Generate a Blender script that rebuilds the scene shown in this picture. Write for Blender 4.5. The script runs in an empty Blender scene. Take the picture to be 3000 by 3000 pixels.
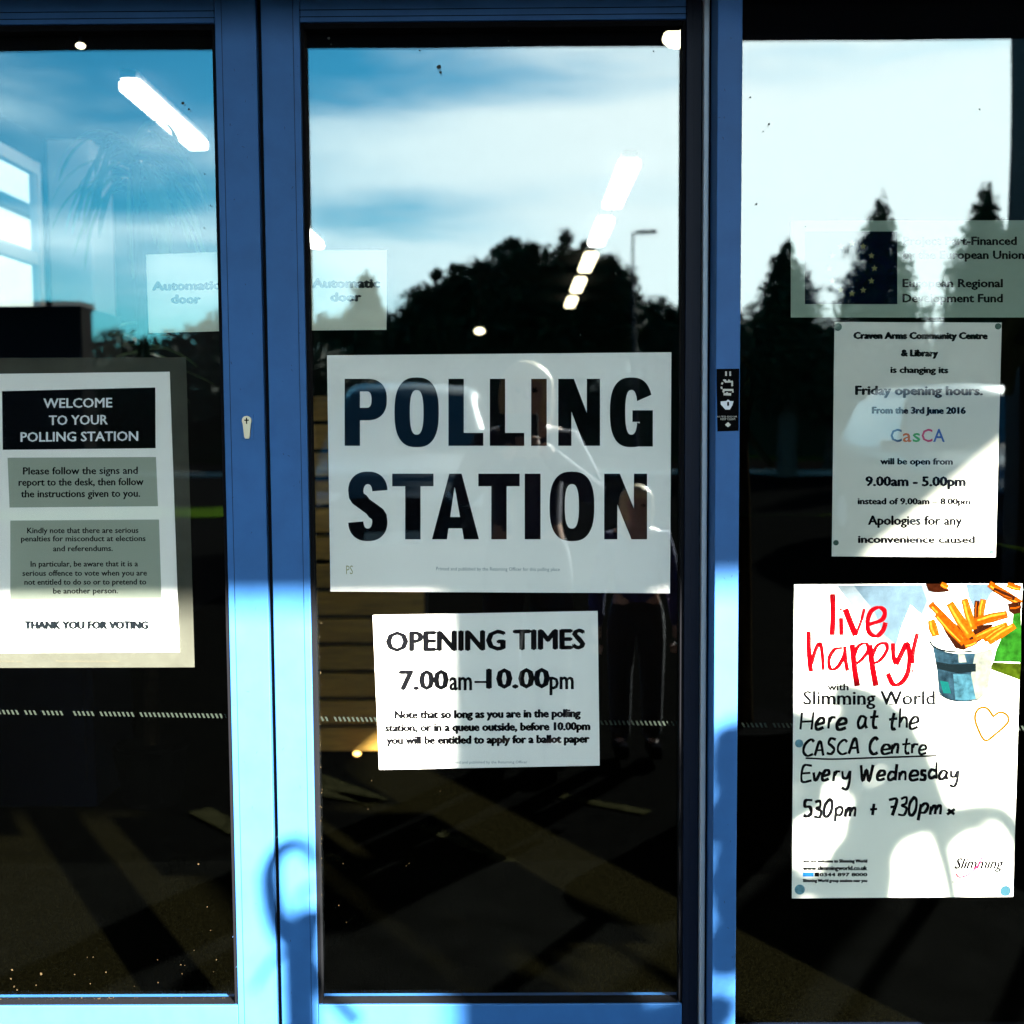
import bpy, bmesh, math, random
import numpy as np
from mathutils import Vector, Matrix
R = math.radians
random.seed(7); rng = np.random.default_rng(11)
scene = bpy.context.scene
C = scene.collection

# ------------------------------------------------------------------ camera
D = 2.1; HC = 1.3; F = 3470.0
PITCH = math.atan(250/F); ROLL = -0.0064; YAW = 0.0060
right0 = Vector((math.cos(YAW), math.sin(YAW), 0))
fwd = Vector((-math.sin(YAW)*math.cos(PITCH), math.cos(YAW)*math.cos(PITCH), -math.sin(PITCH)))
up0 = right0.cross(fwd)
rt = right0*math.cos(ROLL) + up0*math.sin(ROLL)
upv = up0*math.cos(ROLL) - right0*math.sin(ROLL)
CAM = Vector((0, -D, HC))
cd = bpy.data.cameras.new('camera'); cam = bpy.data.objects.new('camera', cd); C.objects.link(cam)
cd.sensor_width = 36; cd.lens = 36*F/3000; cd.clip_start = 0.02; cd.clip_end = 5000
m = Matrix((rt, upv, -fwd)).transposed().to_4x4(); m.translation = CAM
cam.matrix_world = m
scene.camera = cam
cd.dof.use_dof = True; cd.dof.focus_distance = 2.09; cd.dof.aperture_fstop = 4.0

def P(px, py, y=0.0):
    """point of the plane Y=y seen at photo pixel (px,py)"""
    d = fwd*F + rt*(px-1500) + upv*(1500-py)
    t = (y - CAM.y)/d.y
    return CAM + d*t
def RF(px, py, d):
    """point d metres in front of the facade whose mirror image shows at (px,py)"""
    p = P(px, py, d); return Vector((p.x, -d, p.z))

# ------------------------------------------------------------------ world, sun
SUND = Vector((0.63, -1.0, 0.544)).normalized()     # towards the sun
EL = math.asin(SUND.z); AZ = math.atan2(SUND.x, SUND.y)
w = bpy.data.worlds.new('World'); scene.world = w; w.use_nodes = True
nt = w.node_tree; nt.nodes.clear()
def N(t, typ, **kw):
    n = t.nodes.new(typ)
    for k, v in kw.items():
        if k in ('inputs',):
            for a, b in v.items(): n.inputs[a].default_value = b
        else: setattr(n, k, v)
    return n
out = N(nt, 'ShaderNodeOutputWorld'); bg = N(nt, 'ShaderNodeBackground'); bg.inputs[1].default_value = 0.05
sky = N(nt, 'ShaderNodeTexSky', sky_type='NISHITA', sun_disc=False, sun_elevation=EL, sun_rotation=AZ, air_density=1.0, dust_density=0.4, ozone_density=2.5)
tc = N(nt, 'ShaderNodeTexCoord')
mp = N(nt, 'ShaderNodeMapping'); mp.inputs['Scale'].default_value = (1.5, 1.5, 7.5); mp.inputs['Location'].default_value = (0.35, 0.1, 0.9)
mp.inputs['Rotation'].default_value = (0, R(5), 0)
no = N(nt, 'ShaderNodeTexNoise', inputs={'Scale': 1.6, 'Detail': 6.0, 'Roughness': 0.52, 'Distortion': 0.35})
mr = N(nt, 'ShaderNodeMapRange', interpolation_type='SMOOTHSTEP', inputs={'From Min': 0.31, 'From Max': 0.67})
# clouds thin out with the angle from the sun
dotn = N(nt, 'ShaderNodeVectorMath', operation='DOT_PRODUCT'); dotn.inputs[1].default_value = SUND
mr2 = N(nt, 'ShaderNodeMapRange', interpolation_type='SMOOTHSTEP', inputs={'From Min': 0.62, 'From Max': 0.93, 'To Min': 0.0, 'To Max': 1.0})
sh = N(nt, 'ShaderNodeMath', operation='MULTIPLY_ADD', inputs={1: 0.38, 2: -0.18})
ad = N(nt, 'ShaderNodeMath', operation='ADD')
cl = N(nt, 'ShaderNodeMath', operation='MULTIPLY', inputs={1: 0.90})
ccol = N(nt, 'ShaderNodeMix', data_type='RGBA'); ccol.inputs[6].default_value = (8.2, 11.2, 12.2, 1); ccol.inputs[7].default_value = (12.9, 13.2, 12.9, 1)
mix = N(nt, 'ShaderNodeMix', data_type='RGBA')
sc2 = N(nt, 'ShaderNodeMix', data_type='RGBA', blend_type='MULTIPLY', inputs={0: 1.0}); sc2.inputs[7].default_value = (0.20, 0.88, 1.0, 1)
L = nt.links.new
sx3 = N(nt, 'ShaderNodeSeparateXYZ'); elr = N(nt, 'ShaderNodeMapRange', interpolation_type='SMOOTHSTEP', inputs={'From Min': 0.10, 'From Max': 0.36, 'To Min': 0.16, 'To Max': -0.12})
el2 = N(nt, 'ShaderNodeMath', operation='ADD'); L(tc.outputs['Generated'], sx3.inputs[0]); L(sx3.outputs['Z'], elr.inputs[0]); L(elr.outputs[0], el2.inputs[1])
L(tc.outputs['Generated'], mp.inputs[0]); L(mp.outputs[0], no.inputs['Vector'])
L(tc.outputs['Generated'], dotn.inputs[0]); L(dotn.outputs['Value'], mr2.inputs[0])
L(mr2.outputs[0], sh.inputs[0]); L(no.outputs['Fac'], ad.inputs[0]); L(sh.outputs[0], el2.inputs[0]); L(el2.outputs[0], ad.inputs[1])
L(ad.outputs[0], mr.inputs[0]); L(mr.outputs[0], cl.inputs[0])
L(mr2.outputs[0], ccol.inputs[0])
L(sky.outputs[0], sc2.inputs[6]); L(sc2.outputs[2], mix.inputs[6]); L(ccol.outputs[2], mix.inputs[7]); L(cl.outputs[0], mix.inputs[0])
L(mix.outputs[2], bg.inputs[0]); L(bg.outputs[0], out.inputs[0])
sl = bpy.data.lights.new('sun', 'SUN'); sl.energy = 5.0; sl.angle = R(0.8); sl.color = (1.0, 0.955, 0.88)
so = bpy.data.objects.new('sun', sl); C.objects.link(so)
so.rotation_euler = SUND.to_track_quat('Z', 'Y').to_euler(); so.location = (3, -6, 6)
vs = scene.view_settings; vs.view_transform = 'Standard'; vs.look = 'None'; vs.gamma = 1; vs.exposure = 3.9; vs.use_curve_mapping = False
cy = scene.cycles; cy.max_bounces = 8; cy.transparent_max_bounces = 24; cy.glossy_bounces = 4; cy.diffuse_bounces = 4; cy.sample_clamp_indirect = 2.0

# ------------------------------------------------------------------ materials
MATS = {}
def mat(name, col, rough=0.6, metal=0.0, spec=0.5, vary=0.0, scale=20.0, bump=0.0, bscale=None, emit=None, estr=0, trans=0.0, obj=True, stretch=None):
    if name in MATS: return MATS[name]
    m = bpy.data.materials.new(name); m.use_nodes = True; t = m.node_tree; b = t.nodes['Principled BSDF']
    b.inputs['Base Color'].default_value = (*col, 1); b.inputs['Roughness'].default_value = rough
    b.inputs['Metallic'].default_value = metal; b.inputs['Specular IOR Level'].default_value = spec
    if vary or bump:
        tx = N(t, 'ShaderNodeTexCoord'); mpn = N(t, 'ShaderNodeMapping')
        if stretch: mpn.inputs['Scale'].default_value = stretch
        t.links.new(tx.outputs['Object'], mpn.inputs[0])
        n = N(t, 'ShaderNodeTexNoise', inputs={'Scale': scale, 'Detail': 5.0, 'Roughness': 0.6}); t.links.new(mpn.outputs[0], n.inputs['Vector'])
        if vary:
            r_ = N(t, 'ShaderNodeMapRange', inputs={'From Min': 0.3, 'From Max': 0.7, 'To Min': 1-vary, 'To Max': 1+vary}); t.links.new(n.outputs['Fac'], r_.inputs[0])
            mx = N(t, 'ShaderNodeMix', data_type='RGBA', blend_type='MULTIPLY', inputs={0: 1.0}); mx.inputs[6].default_value = (*col, 1)
            t.links.new(r_.outputs[0], mx.inputs[7]); t.links.new(mx.outputs[2], b.inputs['Base Color'])
        if bump:
            n2 = n
            if bscale: n2 = N(t, 'ShaderNodeTexNoise', inputs={'Scale': bscale, 'Detail': 3.0}); t.links.new(mpn.outputs[0], n2.inputs['Vector'])
            bp = N(t, 'ShaderNodeBump', inputs={'Strength': bump, 'Distance': 0.01}); t.links.new(n2.outputs['Fac'], bp.inputs['Height']); t.links.new(bp.outputs[0], b.inputs['Normal'])
    if emit: b.inputs['Emission Color'].default_value = (*emit, 1); b.inputs['Emission Strength'].default_value = estr
    if trans:
        tr = N(t, 'ShaderNodeBsdfTranslucent'); tr.inputs[0].default_value = (*col, 1)
        ms = N(t, 'ShaderNodeMixShader', inputs={0: trans}); o = t.nodes['Material Output']
        t.links.new(b.outputs[0], ms.inputs[1]); t.links.new(tr.outputs[0], ms.inputs[2]); t.links.new(ms.outputs[0], o.inputs[0])
    MATS[name] = m; return m
def glass_mat(name, r0=0.058, tint=(0.965, 0.97, 0.965), warp=0.02):
    m = bpy.data.materials.new(name); m.use_nodes = True; t = m.node_tree; t.nodes.clear()
    o = N(t, 'ShaderNodeOutputMaterial'); ms = N(t, 'ShaderNodeMixShader'); tr = N(t, 'ShaderNodeBsdfTransparent'); gl = N(t, 'ShaderNodeBsdfGlossy')
    tr.inputs[0].default_value = (*tint, 1); gl.inputs['Roughness'].default_value = 0.0; gl.inputs[0].default_value = (0.86, 0.98, 0.99, 1)
    g = N(t, 'ShaderNodeNewGeometry'); dt = N(t, 'ShaderNodeVectorMath', operation='DOT_PRODUCT'); ab = N(t, 'ShaderNodeMath', operation='ABSOLUTE')
    sb = N(t, 'ShaderNodeMath', operation='SUBTRACT', inputs={0: 1.0}); pw = N(t, 'ShaderNodeMath', operation='POWER', inputs={1: 5.0}); ma = N(t, 'ShaderNodeMath', operation='MULTIPLY_ADD', inputs={1: 1-r0, 2: r0})
    l = t.links.new
    l(g.outputs['Incoming'], dt.inputs[0]); l(g.outputs['True Normal'], dt.inputs[1]); l(dt.outputs['Value'], ab.inputs[0]); l(ab.outputs[0], sb.inputs[1]); l(sb.outputs[0], pw.inputs[0]); l(pw.outputs[0], ma.inputs[0]); l(ma.outputs[0], ms.inputs[0])
    tx = N(t, 'ShaderNodeTexCoord'); n = N(t, 'ShaderNodeTexNoise', inputs={'Scale': 2.2, 'Detail': 1.0}); l(tx.outputs['Object'], n.inputs['Vector'])
    bp = N(t, 'ShaderNodeBump', inputs={'Strength': warp, 'Distance': 0.05}); l(n.outputs['Fac'], bp.inputs['Height']); l(bp.outputs[0], gl.inputs['Normal'])
    l(tr.outputs[0], ms.inputs[1]); l(gl.outputs[0], ms.inputs[2]); l(ms.outputs[0], o.inputs[0])
    return m
M_blue = mat('blue_powder_coat', (0.024, 0.108, 0.295), 0.55, spec=0.28, vary=0.10, scale=16, bump=0.03, bscale=900)
M_rub = mat('black_rubber', (0.004, 0.004, 0.005), 0.8, spec=0.05)
M_dark = mat('dark_metal_and_stile_shade', (0.003, 0.006, 0.016), 0.5, spec=0.12)
M_grey = mat('grey_aluminium', (0.42, 0.45, 0.5), 0.5, metal=0.3)
M_brass = mat('worn_brass', (0.6, 0.45, 0.3), 0.35, metal=0.8)
M_ink = mat('black_ink', (0.004, 0.004, 0.005), 0.8, spec=0.0)
M_inkn = mat('navy_ink', (0.004, 0.012, 0.03), 0.8, spec=0.0)
M_paper = mat('white_paper', (0.89, 0.85, 0.79), 0.8, spec=0.0, vary=0.035, scale=5, bump=.30, bscale=7)
M_paperg = mat('thin_sage_paper', (0.64, 0.62, 0.54), 0.8, spec=0.0, vary=0.05, scale=5)
M_glass = glass_mat('door_glass')
M_glass2 = glass_mat('fixed_window_glass', r0=0.060)
M_dirt = mat('dry_dirt', (0.040, 0.028, 0.014), 0.9, spec=0, vary=.6, scale=60)

# ------------------------------------------------------------------ mesh helpers
def mesh(name, verts, faces, m=None, parent=None, smooth=False, mats=None, fmat=None):
    me = bpy.data.meshes.new(name); me.from_pydata([tuple(v) for v in verts], [], faces)
    if mats: [me.materials.append(x) for x in mats]
    elif m: me.materials.append(m)
    if fmat is not None: me.polygons.foreach_set('material_index', fmat)
    if smooth: me.polygons.foreach_set('use_smooth', [True]*len(me.polygons))
    me.update()
    o = bpy.data.objects.new(name, me); C.objects.link(o)
    if parent:
        o.parent = parent; o.matrix_parent_inverse = Matrix.Identity(4)
        off = parent_world(parent)
        if off.length > 0:
            me.transform(Matrix.Translation(-off))
    return o
def parent_world(p):
    v = Vector(p.location)
    while p.parent: p = p.parent; v += Vector(p.location)
    return v
def tag(o, label=None, cat=None, group=None, kind=None):
    for k, v in (('label', label), ('category', cat), ('group', group), ('kind', kind)):
        if v: o[k] = v
    return o
def thing(name, loc, label, cat, group=None):
    o = bpy.data.objects.new(name, None); C.objects.link(o); o.location = loc; o.empty_display_size = 0.1
    return tag(o, label, cat, group)
def origin_to(o, loc):
    loc = Vector(loc); o.data.transform(Matrix.Translation(-loc)); o.location = Vector(o.location)+loc; return o
class MB:
    def __init__(s): s.v = []; s.f = []; s.mi = []
    def add(s, v, f, mi=0):
        n = len(s.v); s.v += [tuple(x) for x in v]; s.f += [tuple(i+n for i in q) for q in f]; s.mi += [mi]*len(f); return s
    def box(s, x0, x1, y0, y1, z0, z1, mi=0, bev=0.0):
        if bev > 0:
            b = bmesh.new(); bmesh.ops.create_cube(b, size=1)
            for v in b.verts: v.co = Vector(((x0+x1)/2+v.co.x*(x1-x0), (y0+y1)/2+v.co.y*(y1-y0), (z0+z1)/2+v.co.z*(z1-z0)))
            bmesh.ops.bevel(b, geom=b.edges[:], offset=bev, segments=2, affect='EDGES', profile=0.5)
            b.verts.index_update(); s.add([v.co for v in b.verts], [[v.index for v in f.verts] for f in b.faces], mi); b.free(); return s
        v = [(x0,y0,z0),(x1,y0,z0),(x1,y1,z0),(x0,y1,z0),(x0,y0,z1),(x1,y0,z1),(x1,y1,z1),(x0,y1,z1)]
        return s.add(v, [(0,3,2,1),(4,5,6,7),(0,1,5,4),(1,2,6,5),(2,3,7,6),(3,0,4,7)], mi)
    def tube(s, pts, rad, n=8, mi=0, cap=True):
        pts = [Vector(p) for p in pts]; rs = rad if isinstance(rad, (list, tuple)) else [rad]*len(pts)
        base = len(s.v); prev = None
        for i, p in enumerate(pts):
            t = (pts[min(i+1, len(pts)-1)]-pts[max(i-1, 0)]).normalized()
            a = prev if prev else (Vector((0,0,1)) if abs(t.z) < .9 else Vector((1,0,0)))
            u = (a - t*a.dot(t)).normalized(); prev = u; v = t.cross(u)
            for k in range(n):
                an = 2*math.pi*k/n; s.v.append(tuple(p+(u*math.cos(an)+v*math.sin(an))*rs[i]))
        for i in range(len(pts)-1):
            for k in range(n):
                a = base+i*n+k; b = base+i*n+(k+1)%n; s.f.append((a, b, b+n, a+n)); s.mi.append(mi)
        if cap:
            s.f.append(tuple(base+k for k in range(n))[::-1]); s.mi.append(mi)
            e = base+(len(pts)-1)*n; s.f.append(tuple(e+k for k in range(n))); s.mi.append(mi)
        return s
    def build(s, name, m=None, parent=None, smooth=False, mats=None):
        return mesh(name, s.v, s.f, m, parent, smooth, mats, s.mi if mats else None)
def slab(name, corners, y, th, m, parent=None, n=1):
    """flat sheet with photo corners TL,TR,BR,BL on plane y, thickness th going inward"""
    v = [P(a, b, y) for a, b in corners]; v2 = [Vector((p.x, y+th, p.z)) for p in v]
    return mesh(name, v+v2, [(0,3,2,1),(4,5,6,7),(0,1,5,4),(1,2,6,5),(2,3,7,6),(3,0,4,7)], m, parent)
def flat(name, polys, y, m, parent):
    """flat print: list of pixel polygons on plane y"""
    mb = MB()
    for k, pl in enumerate(polys):
        mb.add([P(a, b, y) for a, b in pl], [tuple(range(len(pl)))[::-1]])
    return mb.build(name, m, parent)
EPS = [0]
def stroke(mb, pts, tv, th=None, y=0.0, caps=True):
    """thick line through pixel points; width tv where it runs vertically, th where horizontally"""
    th = tv if th is None else th
    pts = [Vector((p[0], p[1])) for p in pts]; L_ = []; R_ = []
    closed = (pts[0]-pts[-1]).length < 0.01
    for i, p in enumerate(pts):
        a = pts[i-1] if i else (pts[-2] if closed else pts[0]); b = pts[i+1] if i < len(pts)-1 else (pts[1] if closed else pts[-1])
        d = (b-a)
        if d.length < 1e-6: d = Vector((1, 0))
        d.normalize(); wd = tv*abs(d.y)+th*abs(d.x) if not (tv == th) else tv
        n = Vector((-d.y, d.x))
        L_.append(p+n*wd/2); R_.append(p-n*wd/2)
    EPS[0] = (EPS[0]+1) % 12; yy = y-EPS[0]*0.00002
    n = len(pts); vs_ = [P(q.x, q.y, yy) for q in L_]+[P(q.x, q.y, yy) for q in R_]
    mb.add(vs_, [(i, i+1, n+i+1, n+i) for i in range(n-1)])
def arc(cx, cy, rx, ry, a0, a1, n=20, p=2.0):
    o = []
    for i in range(n+1):
        a = R(a0+(a1-a0)*i/n); c, s = math.cos(a), math.sin(a)
        o.append((cx+rx*math.copysign(abs(c)**(2/p), c), cy-ry*math.copysign(abs(s)**(2/p), s)))
    return o
def spline(pts, n=6):
    pts = [Vector((*p,)) for p in pts]
    if len(pts) < 3: return pts
    o = []; q = [pts[0]*2-pts[1]]+pts+[pts[-1]*2-pts[-2]]
    for i in range(1, len(q)-2):
        for k in range(n):
            t = k/n; a, b, c, d = q[i-1:i+3]
            o.append(.5*((2*b)+(c-a)*t+(2*a-5*b+4*c-d)*t*t+(3*b-a-3*c+d)*t**3))
    o.append(pts[-1]); return o
# text from the built-in font, fitted to a measured box
_cap = None
def text(name, s, x0, x1, top, base, m, parent, y, bold=0.0, tilt=0.0, shear=0.0, res=2, smear=0.0):
    cu = bpy.data.curves.new('t', 'FONT'); cu.body = s; cu.size = 1; cu.offset = bold; cu.resolution_u = res; cu.shear = shear
    o = bpy.data.objects.new('t', cu); C.objects.link(o)
    dg = bpy.context.evaluated_depsgraph_get(); dg.update(); me = bpy.data.meshes.new_from_object(o.evaluated_get(dg))
    bpy.data.objects.remove(o); bpy.data.curves.remove(cu)
    n = len(me.vertices); co = np.empty(n*3, 'f'); me.vertices.foreach_get('co', co); co = co.reshape(-1, 3)
    xa, xb = co[:, 0].min(), co[:, 0].max(); cap = 0.729*1.0+bold
    for i in range(n):
        u = (co[i, 0]-xa)/(xb-xa); px = x0+(x1-x0)*u
        py = base+(top-base)*(co[i, 1]/cap) + tilt*u
        me.vertices[i].co = P(px, py, y)
    me.materials.clear(); me.materials.append(m)
    if smear:
        b_ = bmesh.new(); b_.from_mesh(me); src_ = b_.verts[:]
        k_ = smear*(D+y)/F
        for q, (dx, dz) in enumerate(((-1, 0), (1, 0), (0, .5), (0, -.5))):
            g_ = bmesh.ops.duplicate(b_, geom=b_.verts[:n]+b_.edges[:]+b_.faces[:] if False else [e for e in src_]+list({f for v_ in src_ for f in v_.link_faces})+list({f for v_ in src_ for f in v_.link_edges}))
            for v_ in g_['geom']:
                if isinstance(v_, bmesh.types.BMVert): v_.co += Vector((dx*k_, -.00002*(q+1), dz*k_))
        b_.to_mesh(me); b_.free()
    me.name = name; ob = bpy.data.objects.new(name, me); C.objects.link(ob)
    if parent: ob.parent = parent; me.transform(Matrix.Translation(-parent_world(parent)))
    return ob

# ------------------------------------------------------------------ the entrance: frames and glass
YL = -0.022     # front face of the sliding leaves
YG = 0.0        # glass of the leaves
YF = -0.092     # front face of the fixed frame
YG2 = -0.06     # fixed side glass
def X(px, y=YL, row=1250): return P(px, row, y).x
def Z(row, y=YL, col=1518): return P(col, row, y).z
zb = Z(2944, YL, 1200); zfl = 0.0
ztop = Z(62, YL, 1200)
zgt = Z(84, YG, 1200)
def leaf(label, x0, x1, sl, sr, m2=None):
    """x0..x1 outer edges, sl/sr stile widths"""
    t = thing('automatic_door', ((x0+x1)/2, 0, 0.02), label, 'sliding door')
    zt = 2.16; z0 = 0.03
    def bars(nm, xa, xb, za, zb_, m=M_blue): return MB().box(xa, xb, YL, YL+0.046, za, zb_, bev=0.0015).build(nm, m, t)
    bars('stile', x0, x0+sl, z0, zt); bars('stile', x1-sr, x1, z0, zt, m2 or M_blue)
    bars('top_rail', x0+sl+.0005, x1-sr-.0005, ztop, zt); bars('bottom_rail', x0+sl+.0005, x1-sr-.0005, z0, zb)
    # glazing beads, a thin step inside each rail
    bw = 0.0062; gx0 = x0+sl; gx1 = x1-sr
    b = MB(); b.box(gx0+.0005, gx0+bw, YL+.004, YL+.03, zb+.001, ztop-.001); b.build('glazing_bead', M_rub, t)
    b = MB(); b.box(gx1-bw, gx1-.0005, YL+.004, YL+.03, zb+.001, ztop-.001); b.build('glazing_bead', M_rub, t)
    b = MB(); b.box(gx0+bw+.001, gx1-bw-.001, YL+.004, YL+.03, ztop-bw*1.6, ztop-.001); b.build('glazing_bead', M_rub, t)
    b = MB(); b.box(gx0+bw+.001, gx1-bw-.001, YL+.004, YL+.03, zb+.0005, zb+.0022); b.build('glazing_bead', M_rub, t)
    # joint lines where stile cover strips meet
    b = MB().box(gx0-.012, gx0-.0113, YL-.0006, YL+.001, z0, zt).box(gx1+.0113, gx1+.012, YL-.0006, YL+.001, z0, zt)
    b.build('seam', M_dark, t)
    for r_ in (58, 38): 
        zz = Z(r_-10, YL, 1200); MB().box(gx0, gx1, YL-.0006, YL+.001, zz, zz+.0012).build('seam', M_rub, t)
    g = MB().box(gx0+.002, gx1-.002, YG, YG+.006, zb-.004, ztop+.004).build('glass_pane', M_glass, t)
    return t, gx0, gx1
xgap0, xgap1 = X(775), X(789)
left_leaf, lgx0, lgx1 = leaf('left sliding door leaf with blue stile, keyhole and the tall welcome poster', X(-560), xgap0, X(80)-X(0), xgap0-X(657))
mid_leaf, mgx0, mgx1 = leaf('middle sliding door leaf carrying the large polling station sign', xgap1, X(2052), X(900)-xgap1, X(2052)-X(2006), m2=M_dark)  # right stile coloured dark for the shade it sits in
# lock cylinder
lk = P(725, 1247, YL); b = MB()
pts = [(math.cos(a)*.0085, math.sin(a)*.0085+.0085) for a in [R(-35+i*25) for i in range(11)]]+[(-.0048, -.019), (-.0032, -.0225), (.0032, -.0225), (.0048, -.019)]
n = len(pts); b.add([(lk.x+a, YL-.006, lk.z+c) for a, c in pts]+[(lk.x+a, YL+.001, lk.z+c) for a, c in pts], [tuple(range(n))]+[(i, n+i, n+(i+1) % n, (i+1) % n) for i in range(n)])
lockc = b.build('lock_cylinder', M_brass, left_leaf)
MB().box(lk.x-.0010, lk.x+.0010, YL-.0066, YL-.0058, lk.z+.003, lk.z+.014).box(lk.x-.004, lk.x+.004, YL-.0067, YL-.0059, lk.z+.0085, lk.z+.0105).build('keyway', M_ink, lockc)
MB().box(lk.x-.011, lk.x+.011, YL-.0012, YL+.0005, lk.z-.025, lk.z+.020, bev=.0005).build('escutcheon', M_blue, lockc)
# black brush seal between the leaves
sg = MB().box(xgap0+.001, xgap1-.001, YL+.012, YL+.03, .03, 2.16).build('brush_seal', M_rub, mid_leaf)
# fixed frame: jamb, header, side screen
fr = thing('door_surround', (X(2130, YF), YF, 0), 'fixed blue door frame post right of the doors with a black lock label on it', 'door frame')
jx0, jx1 = X(2096, YF), X(2167, YF)
MB().box(jx0, jx1, YF, 0.03, 0.0, 2.35, bev=.0015).build('post', M_blue, fr)
sx = X(2064, YL)
MB().box(X(2054, YL), X(2070, YL), YL-.012, YL+.03, 0, 2.16, bev=.002).build('edge_strip', M_grey, fr)
MB().box(X(2071, YL), jx0+.004, YL-.004, YL+.03, 0, 2.16).build('brush_seal', M_rub, fr)
MB().box(X(-600), jx0-.001, YF+.03, 0.05, 2.165, 2.35).build('track_cover', M_blue, fr)
MB().box(X(-600), X(3600), YF-.03, 0.4, -0.06, 0.0).build('threshold', M_dark, fr)
sw = thing('side_window', (X(2700, YG2), YG2, 0), 'fixed glass side window to the right of the blue post, papered with notices', 'window')
MB().box(jx1+.0005, X(3560, YG2), YG2, YG2+.006, 0.1, 2.2).build('glass_pane', M_glass2, sw)
MB().box(jx1+.0005, jx1+.0045, YG2-.008, YG2+.018, 0.1, 2.2).build('gasket', M_rub, sw)
MB().box(jx1, X(3560, YG2), YF, .03, 0, .099).build('sill_rail', M_blue, sw)
MB().box(X(3560, YF), X(3700, YF), YF, .03, 0, 2.35).build('end_post', M_blue, sw)
MB().box(jx1, X(3560, YG2), YF, .03, 2.2, 2.35).build('head_rail', M_blue, sw)
# rows of small slanted safety marks on each pane
def marks(parent, px0, px1, row0, row1, y, seed):
    b = MB(); r_ = random.Random(seed); x = px0
    while x < px1:
        t_ = (x-px0)/(px1-px0); yy = row0+(row1-row0)*t_; h = 6.5
        if r_.random() > .06:
            b.add([P(x, yy-h, y), P(x+6, yy-h, y), P(x+12, yy+h, y), P(x+6, yy+h, y)], [(0, 3, 2, 1)])
        x += 13
    o = b.build('safety_marks', mat('frosted_marks', (0.022, 0.028, 0.022), .9, spec=0), parent); o['kind'] = 'stuff'; return o
marks(left_leaf, -60, 672, 2085, 2098, YG+.0105, 1)
marks(mid_leaf, 938, 1996, 2106, 2120, YG+.0105, 2)
marks(sw, 2172, 3080, 2124, 2134, YG2+.0105, 3)
# dried dirt and leaf crumbs in the glazing corner and on the glass
def specks(parent, lst, y, seed, name='dirt_specks'):
    b = MB(); r_ = random.Random(seed)
    for (px0, px1, py0, py1, cnt, s0, s1) in lst:
        for i in range(cnt):
            c = P(r_.uniform(px0, px1), r_.uniform(py0, py1), y-r_.uniform(.0002, .002)); s = r_.uniform(s0, s1)*.0006
            k = r_.randint(4, 6); a0 = r_.uniform(0, 6)
            b.add([(c.x+math.cos(a0+6.283*q/k)*s*r_.uniform(.5, 1.4), c.y, c.z+math.sin(a0+6.283*q/k)*s*r_.uniform(.5, 1.4)) for q in range(k)], [tuple(range(k))])
    o = b.build(name, M_dirt, parent); o['kind'] = 'stuff'; return o
specks(left_leaf, [(0, 700, 2922, 2942, 120, .8, 2.4), (200, 700, 2780, 2905, 12, .8, 2.6), (0, 120, 2840, 2905, 6, 2, 5), (560, 700, 2500, 2860, 7, 1, 2.4)], YG, 5)
specks(mid_leaf, [(938, 1250, 2932, 2946, 60, .8, 2.4), (1250, 1900, 2938, 2948, 20, .7, 1.5), (936, 944, 1800, 2900, 60, .8, 2.4), (950, 1300, 2250, 2900, 8, .7, 1.5), (990, 1100, 1950, 2000, 5, 1, 2)], YG, 6)
M_fly = mat('fly_dirt', (0.03, 0.03, 0.025), .9)
def dark_specks(parent, lst, y):
    b = MB()
    for px, py, s in lst:
        c = P(px, py, y-.0004); s *= .0006
        b.add([(c.x+math.cos(q*1.05)*s*(1+.3*(q % 2)), c.y, c.z+math.sin(q*1.05)*s) for q in range(6)], [tuple(range(6))])
    o = b.build('fly_marks', M_fly, parent); o['kind'] = 'stuff'
dark_specks(mid_leaf, [(1286, 196, 6), (1291, 212, 3.5), (1230, 148, 2), (970, 130, 3), (963, 112, 4), (1490, 120, 2.5), (1500, 132, 2), (1915, 150, 2), (1989, 632, 2)], YG)
dark_specks(left_leaf, [(536, 302, 4), (554, 320, 3), (633, 130, 4), (600, 510, 2), (617, 602, 2), (598, 668, 2)], YG)
dark_specks(sw, [(2198, 285, 2.5), (2253, 364, 3), (2216, 598, 2.5), (2236, 385, 2), (2277, 115, 2.5), (2870, 320, 2), (2360, 664, 2)], YG2)
def scuffs(parent, x0_, x1_, y_, n_, seed):
    b = MB(); r_ = random.Random(seed)
    for i in range(n_):
        c = P(r_.uniform(x0_, x1_), r_.uniform(100, 2950), y_-.0003); l_ = r_.uniform(.0006, .004); w_ = r_.uniform(.0003, .0007); a = r_.uniform(-.6, .6)+1.57*(r_.random() < .7)
        d_ = Vector((math.cos(a), 0, math.sin(a))); n2 = Vector((-d_.z, 0, d_.x))
        b.add([c-d_*l_-n2*w_*.3, c+d_*l_*.4-n2*w_, c+d_*l_, c+n2*w_], [(0, 1, 2, 3)])
    o = b.build('scuff_marks', mat('scuff', (.006, .03, .08), .8), parent); o['kind'] = 'stuff'
scuffs(left_leaf, 672, 752, YL, 26, 21); scuffs(mid_leaf, 800, 885, YL, 26, 22); scuffs(fr, 2106, 2155, YF, 22, 23)
spk = specks(sw, [(2175, 2260, 2280, 2500, 6, .8, 1.6)], YG2, 9)

# ------------------------------------------------------------------ posters and stickers
YP = YG+.0075; YP2 = YG2+.0075; T = .0009
def sheet(name, corners, y, label, cat, m=None):
    c = sum((P(a, b, y) for a, b in corners), Vector())/4
    t = thing(name, c, label, cat); slab('paper', corners, y, T, m or M_paper, t); return t
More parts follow.
